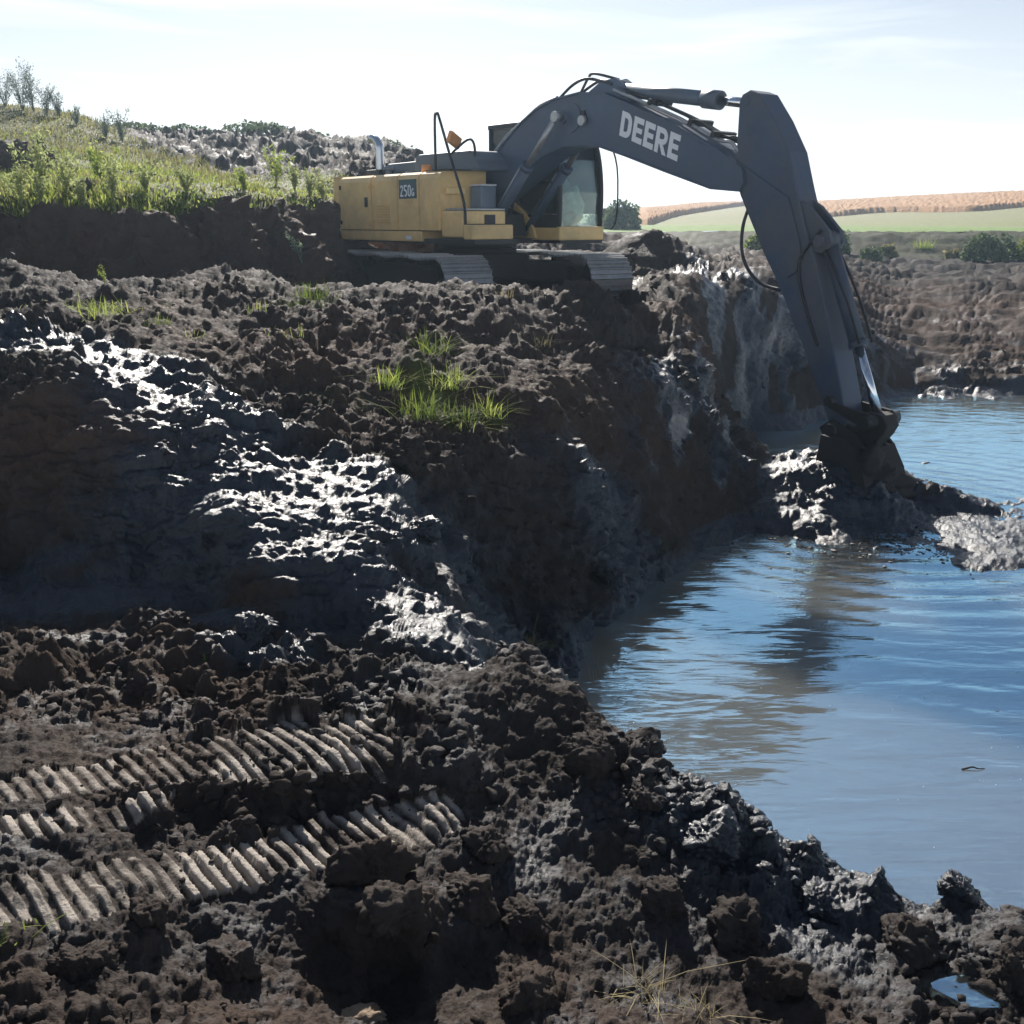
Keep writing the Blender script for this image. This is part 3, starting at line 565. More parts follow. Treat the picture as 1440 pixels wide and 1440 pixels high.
# --- tracks
def shoe_mesh():
    b = MB(); w2 = .40
    b.prism([(-.092, 0), (.098, 0), (.098, .012), (.088, .014), (.086, .050), (.070, .050), (.064, .014), (.008, .013), (.003, .046), (-.011, .046), (-.016, .013), (-.070, .013), (-.075, .046), (-.089, .046), (-.092, .012)], -w2, w2)
    me = bpy.data.meshes.new('shoe'); b.bm.to_mesh(me); b.bm.free(); me.materials.append(STL); return me
SHOE = shoe_mesh()
A2, RR, ZC = 1.915, .42, .47
def track_path(n):
    """n stations round the oblong: (x, z, angle of outward normal)"""
    top = []; m = 400; pts = []
    L = 2 * A2 * 2 + 2 * math.pi * RR
    for i in range(n):
        s = i / n * L
        if s < 2 * A2: x = -A2 + s; pts.append((x, ZC - RR, -math.pi / 2))
        elif s < 2 * A2 + math.pi * RR:
            a = -math.pi / 2 + (s - 2 * A2) / RR; pts.append((A2 + RR * math.cos(a), ZC + RR * math.sin(a), a))
        elif s < 4 * A2 + math.pi * RR:
            k = (s - 2 * A2 - math.pi * RR); x = A2 - k; sag = .035 * math.sin(k / (2 * A2) * 3 * math.pi) ** 2; pts.append((x, ZC + RR - sag, math.pi / 2))
        else:
            a = math.pi / 2 + (s - 4 * A2 - math.pi * RR) / RR; pts.append((-A2 + RR * math.cos(a), ZC + RR * math.sin(a), a))
    return pts
for sgn in (-1, 1):
    yc = sgn * 1.295
    b = MB(); b.prism([(-1.75, .30), (-1.45, .22), (1.3, .22), (1.6, .32), (1.62, .60), (1.3, .72), (-.9, .74), (-1.35, .66), (-1.75, .6)], yc - .17, yc + .17, .03)
    b.box((.1, yc, .73), (1.5, .42, .06), bev=.015); b.box((0, yc + sgn * -.19, .45), (1.7, .06, .30), bev=.02)
    tr = b.build('track', MUDS, EX); tr.rotation_euler = (0, 0, YAW); tr['label'] = 'muddy track nearer the grass bank' if sgn < 0 else 'muddy track on the cab side'
    for x, z, a in track_path(60):
        o = link('shoe', SHOE, None, tr); o.location = (x, yc, z)
        o.rotation_euler = (0, math.pi / 2 - a, 0)
    b = MB()
    for yy in (-.12, .12): b.rod((-A2, yc + yy - .03, ZC), (-A2, yc + yy + .03, ZC), .33, n=24)
    for k in range(21):
        a = k * 2 * math.pi / 21; b.box((-A2 + .35 * math.cos(a), yc, ZC + .35 * math.sin(a)), (.07, .09, .05), ry(-a))
    b.rod((-A2, yc - .24, ZC), (-A2, yc + .24, ZC), .2, n=20); b.build('sprocket', BLK, tr)
    b = MB(); b.rod((A2, yc - .10, ZC), (A2, yc + .10, ZC), .35, n=28); b.rod((A2, yc - .17, ZC), (A2, yc + .17, ZC), .12)
    b.box((A2 - .25, yc, ZC), (.5, .36, .1), bev=.02); b.build('idler', BLK, tr)
    for k in range(8):
        x = -1.4 + k * .4; b = MB(); b.rod((x, yc - .2, .19), (x, yc + .2, .19), .10, n=16); b.rod((x, yc - .08, .19), (x, yc + .08, .19), .125, n=16); b.build('roller', BLK, tr)
    for x in (-.7, .75):
        b = MB(); b.rod((x, yc - .16, .80), (x, yc + .16, .80), .07, n=14); b.build('carrier_roller', BLK, tr)
b = MB(); b.prism([(-.95, .50), (.95, .50), (.80, .92), (-.80, .92)], -.62, .62, .05)
for sx in (-1, 1):
    for sy in (-1, 1):
        b.prismz([(sx * .35, sy * .45), (sx * .9, sy * .45), (sx * 1.25, sy * 1.15), (sx * .62, sy * 1.15)], .46, .80, .03)
b.rod((0, 0, .90), (0, 0, 1.0), .72, n=40)
ch = b.build('chassis', MUDS, EX); ch.rotation_euler = (0, 0, YAW)
b = MB(); b.rod((0, 0, .99), (0, 0, 1.09), .64, n=40); b.build('slew_ring', BLK, EX)
# --- upper structure
b = MB(); b.prismz([(-2.3, -1.28), (1.75, -1.28), (1.75, -.42), (1.1, -.42), (1.1, .40), (1.80, .40), (1.80, 1.33), (-2.3, 1.28)], 1.09, 1.17, .01)
b.build('deck_plate', BLK, EX)
def cw(rr, z0, z1, bev=.06):
    pts = []
    for k in range(17):
        a = R(90 + 180 * k / 16); y = 1.34 * math.sin(a); pts.append((-2.38 - .56 * max(0, -math.cos(a)) ** .55 * rr, y))
    return pts
b = MB(); b.prismz(cw(1, 0, 0), 1.30, 2.18); b.prismz(cw(.93, 0, 0), 1.12, 1.296); b.prismz(cw(.9, 0, 0), 2.18, 2.22)
cwt = b.build('counterweight', YEL, EX)
for f in cwt.data.polygons: f.use_smooth = abs(f.normal.z) < .5
NS = -1.34   # near side plane
b = MB()
body = [(NS, 1.30), (NS, 2.10), (NS + .035, 2.17), (NS + .10, 2.205), (-.42, 2.215), (-.42, 1.30)]
def panel(x0, x1, name, prof=body, mat=YEL, bev=0):
    b = MB(); bm = b.bm; a = [bm.verts.new((x0, y, z)) for y, z in prof]; c = [bm.verts.new((x1, y, z)) for y, z in prof]; n = len(prof)
    bm.faces.new(a); bm.faces.new(c[::-1])
    for i in range(n): bm.faces.new((a[i], c[i], c[(i + 1) % n], a[(i + 1) % n]))
    bmesh.ops.recalc_face_normals(bm, faces=bm.faces)
    e = [e for e in bm.edges if abs(e.verts[0].co.x - e.verts[1].co.x) < 1e-6]
    bmesh.ops.bevel(bm, geom=e, offset=.012, segments=2, affect='EDGES'); return b.build(name, mat, EX)
panel(-2.37, -1.228, 'side_door'); panel(-1.200, -.365, 'side_door'); p_ = panel(-.345, .295, 'side_panel'); panel(.315, .90, 'fuel_tank')
b = MB(); b.prism([(-2.38, 1.12), (.34, 1.12), (.34, 1.285), (-2.38, 1.285)], NS + .01, -.5, .02); b.build('side_skirt', YEL, EX)
far_ = [(1.34, 1.13), (1.34, 2.10), (1.24, 2.2), (.42, 2.215), (.42, 1.13)]
panel(-2.37, -.35, 'side_door', far_)
b = MB(); b.box((-1.35, 0, 1.68), (2.0, .82, 1.04), bev=.02); b.build('engine_bay', BLK, EX)
b = MB(); b.box((-1.38, NS - .012, 1.76), (.09, .02, .16), bev=.006); b.build('door_latch', BLK, p_.parent)
b = MB(); b.box((.02, NS - .004, 1.72), (.1, .012, .12), bev=.004); b.build('latch_recess', YEL, EX)
for x in (-2.30, -1.28, -1.14, -.43):
    for z in (1.42, 2.02):
        b = MB(); b.box((x, NS - .008, z), (.05, .016, .07), bev=.005); b.build('hinge', BLK if x < -2 else YEL, EX)
for k in range(7):
    b = MB(); b.box((-.82, NS - .006, 1.42 + k * .045), (.42, .014, .022), rx(R(18))); b.build('vent_slat', YEL, EX)
b = MB(); b.prism([(.40, 1.36), (.80, 1.36), (.84, 1.40), (.84, 1.66), (.62, 1.72), (.40, 1.72)], NS - .010, NS - .001); b.build('tank_cover', YEL, EX)
b = MB(); b.box((-.03, NS - .004, 1.18), (.16, .008, .06)); b.build('warning_sticker', WHT, EX)
for x in (1.30, 1.42):
    b = MB(); b.box((x + .20, -.93, 1.396), (.05, .70, .012)); b.build('step_tread', BLK, EX)
# raised grey hood
b = MB(); b.prism([(-.55, 2.216), (-.55, 2.43), (-.45, 2.52), (1.02, 2.52), (1.22, 2.36), (1.28, 2.216)], -.85, .28, .03); b.build('engine_hood', HOODM, EX)
b = MB(); b.prism([(-1.75, 2.216), (-1.75, 2.35), (-1.6, 2.42), (-.57, 2.43), (-.57, 2.216)], -.75, .55, .03); b.build('engine_hood', HOODM, EX)
b = MB(); b.box((.72, -1.0, 2.222), (.7, .5, .012)); b.build('hood_grip_plate', BLK, EX)
b = MB(); b.tube([(-1.62, -.9, 2.2), (-1.62, -.9, 2.62), (-1.64, -.9, 2.74), (-1.74, -.9, 2.83), (-1.86, -.9, 2.86)], .075, 14, 5); b.build('exhaust_pipe', EXH, EX)
b = MB(); b.box((-1.62, -.9, 2.26), (.42, .34, .11), bev=.02); b.build('exhaust_base', BLK, EX)
b = MB(); b.rod((-1.25, -.95, 2.2), (-1.25, -.95, 2.3), .05); b.rod((-1.25, -.95, 2.3), (-1.25, -.95, 2.36), .1, .08, 18); b.build('air_precleaner', GREYB, EX)
b = MB(); b.rod((-.50, -1.02, 2.21), (-.50, -1.02, 2.25), .05); b.build('lamp_base', STL, EX)
b = MB(); b.rod((.10, -1.05, 2.2), (.10, -1.05, 2.33), .085, .075, 18); b.build('filler_cap', ORG, EX)
# front steps, toolbox, battery box
b = MB(); b.box((1.20, -.90, 1.40), (.58, .84, .40), bev=.03); b.build('toolbox', YEL, EX)
b = MB(); b.box((1.62, -.92, 1.28), (.24, .80, .22), bev=.02); b.build('step', YEL, EX)
b = MB(); b.box((1.08, -.62, 1.80), (.30, .30, .36), bev=.02); b.build('battery_box', GREYB, EX)
b = MB(); b.box((1.08, -.62, 1.995), (.31, .31, .02)); b.build('battery_box_lid', WHT, EX)
b = MB(); b.box((1.50, -.80, 1.46), (.02, .20, .16), bev=.004); b.build('toolbox_latch', BLK, EX)
b = MB(); b.box((.96, -1.08, 1.90), (.10, .36, .10), bev=.02); b.build('grip_ledge', YEL, EX)
b = MB(); b.box((1.25, -.9, 1.62), (.50, .80, .03), bev=.006); b.build('tread_plate', STL, EX)
b = MB(); b.tube([(1.50, -1.28, 1.2), (1.48, -1.28, 1.7), (1.1, -1.26, 2.4), (.75, -1.22, 3.0), (.66, -1.2, 3.06), (.6, -1.2, 2.98), (.6, -1.2, 2.22)], .022, 8, 4); b.build('handrail', BLK, EX)
b = MB(); b.tube([(1.08, -1.26, 2.42), (1.12, -.95, 2.66), (1.15, -.84, 2.60), (1.1, -.78, 2.3)], .02, 8, 4); b.build('mirror_bracket', BLK, EX)
b = MB(); b.box((.98, -1.1, 2.66), (.07, .30, .18), rx(R(-22)) @ rzm(R(20)), bev=.02); b.build('mirror', ORG, EX)
# boom foot bracket and centre housing
b = MB(); b.box((-.1, 0, 1.42), (.9, .55, .5), bev=.02); b.build('swing_motor', BLK, EX)
for sy in (-1, 1):
    b = MB(); b.prism([(-.3, 1.17), (1.25, 1.17), (1.12, 1.45), (.42, 1.9), (.14, 2.05), (-.1, 1.95), (-.2, 1.6)], sy * .33, sy * .40, .012); b.build('boom_bracket', YEL, EX)
b = MB(); b.rod((.12, -.44, 1.78), (.12, .44, 1.78), .08, n=18); b.build('boom_foot_pin', STL, EX)
for yy in (-.16, .14):
    b = MB(); b.tube([(.62, yy, 1.2), (.95, yy - .05, 1.75), (.75, yy, 2.25), (.5, yy, 2.15)], .028, 8, 5); b.build('hose', RUB, EX)
b = MB(); b.prism([(.55, 1.2), (1.1, 1.2), (1.0, 1.55), (.62, 1.66)], -.28, .28, .02); b.build('valve_block', MUDS, EX)
# --- boom
BO = [(-.02, 1.76), (.06, 1.90), (.50, 2.18), (1.10, 2.62), (1.60, 2.92), (1.95, 3.08), (2.40, 3.19), (2.95, 3.23), (3.45, 3.17), (4.0, 2.98), (4.9, 2.64), (5.60, 2.32), (6.02, 2.06), (6.06, 1.92), (6.0, 1.81),
      (5.53, 1.85), (4.7, 2.09), (3.94, 2.32), (3.4, 2.47), (3.04, 2.52), (2.6, 2.52), (2.10, 2.40), (1.55, 2.12), (.98, 1.84), (.59, 1.68), (.12, 1.64)]
b = MB(); b.prism(BO, -.24, .24); boom = b.build('boom', DRK, EX)
bv = boom.modifiers.new('b', 'BEVEL'); bv.width = .015; bv.segments = 2; bv.limit_method = 'ANGLE'; bv.angle_limit = R(50)
# welded flange edges
top = BO[1:13]; bot = BO[14:]
for nm, ln_, o in (('boom_top_flange', top, .012), ('boom_bottom_flange', bot, -.012)):
    b = MB()
    for i in range(len(ln_) - 1):
        x0, z0 = ln_[i]; x1, z1 = ln_[i + 1]; L = math.hypot(x1 - x0, z1 - z0); a = math.atan2(z1 - z0, x1 - x0)
        b.box(((x0 + x1) / 2, 0, (z0 + z1) / 2), (L + .012, .53, .022), ry(-a))
    b.build(nm, DRK, boom)
b = MB(); b.rod((2.61, -.30, 2.92), (2.61, .30, 2.92), .09, n=20)
for sy in (-1, 1): b.rod((2.78, sy * .24, 2.90), (2.78, sy * .262, 2.90), .2, n=24)
b.build('cylinder_pin', DRK, boom)
b = MB(); b.rod((3.05, -.268, 2.86), (3.05, -.24, 2.86), .075, n=16); b.box((3.05, -.265, 2.93), (.06, .03, .1)); b.build('work_lamp_bracket', BLK, boom)
b = MB(); b.rod((3.07, -.33, 2.84), (3.07, -.27, 2.84), .07, n=16); b.build('work_lamp', STL, boom)
# arm cylinder bracket on the boom
for sy in (-1, 1):
    b = MB(); b.prism([(2.95, 3.22), (3.25, 3.36), (3.55, 3.38), (3.72, 3.28), (3.85, 3.03), (3.5, 3.1)], sy * .10 - .02, sy * .10 + .02); b.build('cylinder_bracket', DRK, boom)
# boom cylinders
for sy in (-1, 1):
    y = sy * .40; p = Vector((.98, y, 1.30)); q_ = Vector((2.61, y, 2.92)); d = q_ - p; m_ = p + d * .60
    b = MB(); b.rod(p, m_, .085, n=20); b.rod(m_ - d.normalized() * .09, m_, .10, n=20); b.rod(p - Vector((0, .07, 0)), p + Vector((0, .07, 0)), .11, n=18)
    cy = b.build('boom_cylinder', DRK, EX)
    b = MB(); b.rod(m_, q_ - d.normalized() * .08, .047, n=18); b.rod(q_ - Vector((0, .05, 0)), q_ + Vector((0, .05, 0)), .078, n=18); b.build('rod', STL, cy)
    n_ = Vector((-d.z, 0, d.x)).normalized() * .12
    b = MB(); b.tube([p + n_ + d * .03, p + n_ + d * .55], .016, 8, 1); b.build('oil_line', STL, cy)
# arm cylinder on top
p = Vector((3.55, 0, 3.23)); q_ = Vector((5.86, 0, 2.86)); d = q_ - p; m_ = p + d * .80
b = MB(); b.rod(p, m_, .095, n=22); b.rod(m_ - d.normalized() * .28, m_, .118, n=22); b.rod(p - Vector((0, .1, 0)), p + Vector((0, .1, 0)), .13, n=18)
cy = b.build('arm_cylinder', HOODM, EX); b = MB(); b.rod(m_, q_, .06, n=18); b.build('rod', CHR, cy)
for yy in (-.12, .12):
    b = MB(); b.tube([(3.5, yy, 3.30), (3.2, yy, 3.38), (2.95, yy * 1.3, 3.42), (2.7, yy * 1.4, 3.36), (2.4, yy * 1.2, 3.22)], .022, 8, 5); b.build('hose', RUB, EX)
b = MB(); b.tube([(3.55, -.05, 3.36), (3.1, -.1, 3.48), (2.85, 0, 3.45), (2.55, .1, 3.24)], .02, 8, 5); b.build('hose', RUB, EX)
for yy, dz_ in ((-.20, .07), (-.10, .12), (.02, .10), (.14, .07)):
    b = MB(); b.tube([(3.6, yy, 3.14 + dz_), (4.0, yy, 3.0 + dz_), (4.9, yy, 2.67 + dz_), (5.55, yy, 2.37 + dz_), (5.8, yy, 2.32 + dz_), (5.98, yy * .6, 2.12)], .022, 8, 3); b.build('oil_pipe', STL if yy < -.15 else BLK, boom)
for x, z in ((4.35, 2.93), (5.1, 2.62), (5.5, 2.45)):
    b = MB(); b.box((x, -.03, z + .06), (.05, .44, .08), ry(R(23))); b.build('pipe_clamp', BLK, boom)
for yy in (-.2, .1):
    b = MB(); b.tube([(.1, yy, 2.0), (.55, yy, 2.30), (1.1, yy, 2.72), (1.62, yy, 2.97), (2.0, yy, 3.14), (2.4, yy, 3.22)], .018, 8, 3); b.build('oil_pipe', STL, boom)
for y0, y1 in ((-.27, -.242), (.242, .27)):
    b = MB(); b.prism([(5.30, 2.42), (5.36, 1.93), (5.55, 1.84), (6.0, 1.80), (6.07, 1.92), (6.03, 2.08), (5.65, 2.31)], y0, y1, .005); b.build('boom_tip_plate', DRK, boom)
# lettering on the boom side
def strokes(parts, origin, ux, uz, off, h, mat, parent, name, both=False):
    """parts: quads in letter space; laid on the plane y = off"""
    bm = bmesh.new(); o = Vector(origin)
    for quad in parts:
        a = [bm.verts.new(o + ux * (x * h) + uz * (z * h) + Vector((0, off, 0))) for x, z in quad]; bm.faces.new(a)
    r_ = bmesh.ops.extrude_face_region(bm, geom=bm.faces[:]); bmesh.ops.translate(bm, vec=(0, -.004, 0), verts=[v for v in r_['geom'] if isinstance(v, bmesh.types.BMVert)])
    bmesh.ops.recalc_face_normals(bm, faces=bm.faces)
    me_ = bpy.data.meshes.new(name); bm.to_mesh(me_); bm.free(); return link(name, me_, mat, parent)
def box_(x0, z0, x1, z1): return [(x0, z0), (x1, z0), (x1, z1), (x0, z1)]
def arc(cx, cz, ro, ri, a0, a1, n=8, sx=1.):
    o_ = []
    for k in range(n):
        t0 = R(a0 + (a1 - a0) * k / n); t1 = R(a0 + (a1 - a0) * (k + 1) / n)
        o_.append([(cx + ro * sx * math.cos(t0), cz + ro * math.sin(t0)), (cx + ro * sx * math.cos(t1), cz + ro * math.sin(t1)), (cx + ri * sx * math.cos(t1), cz + ri * math.sin(t1)), (cx + ri * sx * math.cos(t0), cz + ri * math.sin(t0))])
    return o_
LT = .23
def L_D(): return [box_(0, LT, LT, 1 - LT), box_(0, 0, .36, LT), box_(0, 1 - LT, .36, 1)] + arc(.36, .36, .36, .13, -90, 0, 5) + arc(.36, .64, .36, .13, 0, 90, 5) + [box_(.49, .36, .72, .64)]
def L_E(): return [box_(0, LT, LT, 1 - LT), box_(0, 0, .64, LT), box_(0, 1 - LT, .64, 1), box_(LT, .40, .58, .60)]
def L_R(): return [box_(0, 0, LT, 1), box_(LT, 1 - .21, .42, 1), box_(LT, .36, .42, .56)] + arc(.42, .68, .32, .11, -90, 90, 8, .95) + [[(.28, .36), (.50, .36), (.76, 0), (.51, 0)]]
txt = []; xo = 0
for f_, adv in ((L_D, .84), (L_E, .74), (L_E, .74), (L_R, .84), (L_E, .7)):
    txt += [[(x + xo, z) for x, z in q4] for q4 in f_()]; xo += adv
tx = Vector((math.cos(R(-19.5)), 0, math.sin(R(-19.5)))); tz = Vector((math.sin(R(10)), 0, math.cos(R(10))))
strokes(txt, (3.79, 0, 2.60), tx * .96, tz, -.2415, .325, WHT, boom, 'lettering')
# model plate on the body side
b = MB(); b.prism([(-.30, 1.80), (.24, 1.80), (.24, 2.10), (-.30, 2.10)], NS - .004, NS + .002); pl_ = b.build('model_plate', TEAL, EX)
b = MB(); b.bm.free(); b.bm = bmesh.new()
def seg(chars, h=1.):
    o_ = []; x = 0; t_ = .16
    for c in chars:
        if c == '2': q_s = arc(.25, .74, .25, .10, 0, 180, 6) + [[(.36, .74), (.5, .74), (.18, t_), (0, t_)], box_(0, 0, .5, t_)]
        elif c == '5': q_s = [box_(0, .84, .48, 1), box_(0, .5, .15, .84)] + arc(.22, .31, .31, .15, -120, 110, 8, .92)
        elif c == '0': q_s = arc(.26, .26, .26, .11, 180, 360, 6) + arc(.26, .74, .26, .11, 0, 180, 6) + [box_(0, .26, .15, .74), box_(.37, .26, .52, .74)]
        else: q_s = [[(a * .72, z * .72) for a, z in s_] for s_ in arc(.30, .5, .5, .27, 50, 310, 10, .62) + [box_(.34, .34, .60, .52), box_(.44, .1, .60, .34)]]
        o_ += [[(a + x, z) for a, z in s_] for s_ in q_s]; x += .62
    return o_
strokes(seg('250G'), (-.25, 0, 1.83), Vector((1, 0, 0)), Vector((0, 0, 1)), NS - .0045, .185, WHT, pl_, 'lettering')
# --- arm
AO = [(5.86, 2.86), (5.90, 2.95), (6.02, 2.99), (6.16, 2.94), (6.42, 2.62), (6.66, 2.25), (6.80, 1.85), (6.98, 1.38), (7.16, 1.0), (7.42, .3), (7.70, -.55), (7.80, -.95), (7.74, -1.06), (7.60, -1.02),
      (7.40, -.63), (7.04, .04), (6.65, .69), (6.41, 1.03), (6.15, 1.45), (5.96, 1.76), (5.86, 2.0)]
b = MB(); b.prism(AO, -.19, .19); arm = b.build('arm', ARMM, EX)
bv = arm.modifiers.new('b', 'BEVEL'); bv.width = .018; bv.segments = 2; bv.limit_method = 'ANGLE'; bv.angle_limit = R(40)
for sy in (-1, 1):
    b = MB(); y0, y1 = sorted((sy * .192, sy * .212))
    b.prism([(5.87, 2.2), (6.20, 2.0), (6.72, 1.72), (6.92, 1.25), (6.98, 1.0), (6.92, .86), (6.80, .78), (6.66, .84), (6.44, 1.10), (6.2, 1.48), (5.98, 1.80)], y0, y1, .006); b.build('wear_plate', ARMM, arm)
    b = MB(); y0, y1 = sorted((sy * .08, sy * .15))
    b.prism([(6.80, 1.72), (6.98, 1.62), (7.28, 1.34), (7.34, 1.20), (7.22, 1.08), (7.02, 1.10), (6.92, 1.35)], y0, y1, .01); b.build('cylinder_lug', ARMM, arm)
for x, hw, z, r_ in ((5.95, .235, 1.93, .085), (5.96, .21, 2.87, .06), (7.18, .2, 1.22, .07)):
    b = MB(); b.rod((x, -hw, z), (x, hw, z), r_, n=20); b.build('pin', ARMM, arm)
b = MB(); b.tube([(6.08, -.12, 1.66), (6.02, -.16, 1.4), (6.02, -.16, 1.1), (6.12, -.14, .86), (6.32, -.1, .68), (6.62, -.1, .62)], .022, 8, 5); b.build('hose', RUB, EX)
b = MB(); b.tube([(7.2, -.17, 1.35), (7.05, -.2, 1.15), (6.95, -.21, .95), (7.02, -.2, .6), (7.3, -.2, .0)], .018, 8, 5); b.build('hose', RUB, EX)
# bucket cylinder on the outer face of the arm
p = Vector((7.20, 0, 1.22)); q_ = Vector((8.10, 0, -.80)); d = q_ - p; m_ = p + d * .60
b = MB(); b.rod(p, m_, .095, n=22); b.rod(m_ - d.normalized() * .07, m_, .112, n=22); b.rod(p - Vector((0, .08, 0)), p + Vector((0, .08, 0)), .12, n=18)
cy = b.build('bucket_cylinder', ARMM, EX); b = MB(); b.rod(m_, q_, .058, n=20); b.build('rod', CHR, cy)
for yy in (-.13, .13):
    b = MB(); b.tube([p + Vector((.06, yy, -.1)), p + d * .35 + Vector((.1, yy, .02)), m_ + Vector((.09, yy, .05))], .016, 8, 2); b.build('oil_line', BLK, cy)
for sy in (-1, 1):
    b = MB(); y0, y1 = sorted((sy * .20, sy * .25))
    b.prism([(7.52, -.58), (7.62, -.66), (8.12, -.72), (8.20, -.80), (8.10, -.92), (7.56, -.72)], y0, y1, .01); b.build('link_arm', MUDS, EX)
b = MB(); b.prism([(8.0, -.72), (8.22, -.74), (8.30, -.86), (8.24, -.98), (8.02, -1.25), (7.90, -1.2), (7.98, -.9)], -.13, .13, .02); b.build('bucket_link', MUDS, EX)
b = MB(); b.rod((8.10, -.34, -.82), (8.10, .34, -.82), .085, n=18); b.rod((7.66, -.34, -.98), (7.66, .34, -.98), .085, n=18); b.rod((7.58, -.3, -.64), (7.58, .3, -.64), .06); b.build('linkage_pin', BLK, EX)
# bucket
BK = [(7.62, -1.02), (7.90, -1.04), (8.08, -1.16), (8.24, -1.42), (8.34, -1.75), (8.32, -2.05), (8.12, -2.32), (7.75, -2.45), (7.25, -2.42)]
BI = [(7.32, -2.36), (7.74, -2.38), (8.06, -2.26), (8.24, -2.01), (8.26, -1.75), (8.17, -1.47), (8.02, -1.24), (7.86, -1.12), (7.64, -1.10)]
b = MB(); b.prism(BK + BI, -.40, .40)
bk = b.build('bucket', MUDS, EX)
for sy in (-1, 1):
    b = MB(); y0, y1 = sorted((sy * .402, sy * .43)); b.prism(BK + [(7.42, -2.0), (7.56, -1.5)], y0, y1); b.build('side_plate', MUDS, bk)
    for yy in (.16, .28):
        b = MB(); b.prism([(7.50, -.96), (7.66, -.84), (7.80, -.90), (8.0, -.98), (8.16, -1.14), (7.98, -1.12), (7.56, -1.06)], sy * yy - .02, sy * yy + .02); b.build('ear', MUDS, bk)
for k in range(5):
    yy = -.36 + k * .18; b = MB(); b.prism([(7.30, -2.46), (7.04, -2.44), (7.04, -2.40), (7.3, -2.34)], yy - .04, yy + .04); b.build('tooth', STL, bk)
def facet(V_, seed, k=9):
    rs_ = np.random.RandomState(seed); n_ = rs_.normal(0, 1, (k + 5, 3)); n_ /= np.linalg.norm(n_, axis=1)[:, None]; d_ = rs_.uniform(.62, 1.0, k + 5)
    dt = V_ @ n_.T; return np.min(np.where(dt > .15, d_ / np.maximum(dt, .15), 1.25), axis=1).clip(.4, 1.25)
def lump(name, loc, sz, seed, mat, sub=3, amp=.25, parent=None, fr=2.2):
    bm = bmesh.new(); bmesh.ops.create_icosphere(bm, subdivisions=sub, radius=1)
    V_ = np.array([v.co[:] for v in bm.verts], np.float32)
    n = fbm(V_ * np.float32(fr * .6) + seed * 7.3, 3, 3, .6); n2 = fbm(V_ * np.float32(fr * 1.7) + seed * 3.1, 4, 9, .56, True)
    V_ = V_ * (facet(V_, seed) * (1 + amp * .55 * n + amp * .4 * n2))[:, None] * np.array(sz)
    for v, c_ in zip(bm.verts, V_): v.co = c_
    me_ = bpy.data.meshes.new(name); bm.to_mesh(me_); bm.free(); o = link(name, me_, mat, parent, True); o.location = loc; return o
WETCLOD = plain('wet clod', (.028, .024, .022), .38, 0, .4, 14, .8)
lump('mud_load', (7.72, 0, -1.66), (.40, .40, .50), 4, WETCLOD, 5, .35, bk)
lump('mud_cake', (7.90, -.05, -1.55), (.50, .52, .42), 14, MUDS, 5, .3, bk)
# --- cab
CB = empty('cab', (0, 0, 0)); CB.parent = EX; CB.name = 'cab'
cx0, cx1, cy0, cy1 = -.10, 1.70, .38, 1.34
b = MB(); b.box(((cx0 + cx1) / 2 + .04, (cy0 + cy1) / 2, 1.25), (cx1 - cx0 + .16, cy1 - cy0 + .02, .22), bev=.03); b.build('cab_base', YEL, CB)
b = MB(); b.box((.72, cy0 - .012, 1.26), (.28, .012, .13)); em = b.build('emblem_plate', TEAL, CB)
# small light leaping deer emblem
deer = [[(.05, .30), (.35, .42), (.60, .38), (.45, .25)], [(.60, .38), (.72, .62), (.80, .58), (.66, .30)], [(.72, .62), (.95, .60), (.93, .53), (.78, .54)], [(.05, .30), (.00, .12), (.05, .10), (.14, .30)], [(.30, .27), (.18, .05), (.23, .04), (.38, .27)], [(.58, .30), (.80, .12), (.84, .15), (.66, .33)], [(.74, .62), (.62, .82), (.66, .82), (.79, .62)]]
strokes(deer, (.64, 0, 1.205), Vector((1, 0, 0)), Vector((0, 0, 1)), cy0 - .0185, .13, WHT, em, 'emblem')
zr = 3.0
def pillar(pts, y, r, name='pillar'):
    b = MB(); b.tube([(x, y, z) for x, z in pts], r, 8, 4 if len(pts) > 2 else 1); b.build(name, BLK, CB)
front = [(cx1 + .05, 1.36), (cx1 + .07, 1.9), (cx1, 2.4), (cx1 - .16, 2.80), (cx1 - .32, 2.96)]
for y in (cy0 + .03, cy1 - .03):
    pillar(front, y, .045); pillar([(cx0 + .04, 1.36), (cx0 + .04, 2.95)], y, .05); pillar([(.72, 1.36), (.68, 2.95)], y, .04)
b = MB(); b.box(((cx0 + cx1) / 2 - .14, (cy0 + cy1) / 2, 2.985), (cx1 - cx0 - .20, cy1 - cy0, .09), bev=.035); b.box((.55, .86, 3.04), (.7, .6, .03), bev=.01); b.build('roof', BLK, CB)
b = MB(); b.box((cx0, (cy0 + cy1) / 2, 1.62), (.05, cy1 - cy0 - .04, .6)); b.box((.28, cy0 + .005, 1.60), (.80, .03, .52)); b.box((1.25, cy0 + .005, 1.44), (.98, .03, .20)); b.build('lower_panel', BLK, CB)
def pane(pts3, name='window'):
    bm = bmesh.new(); f = bm.faces.new([bm.verts.new(p_) for p_ in pts3]); r_ = bmesh.ops.extrude_face_region(bm, geom=[f])
    bmesh.ops.translate(bm, vec=f.normal * .006, verts=[v for v in r_['geom'] if isinstance(v, bmesh.types.BMVert)]); bmesh.ops.recalc_face_normals(bm, faces=bm.faces)
    me_ = bpy.data.meshes.new(name); bm.to_mesh(me_); bm.free(); return link(name, me_, GLS, CB)
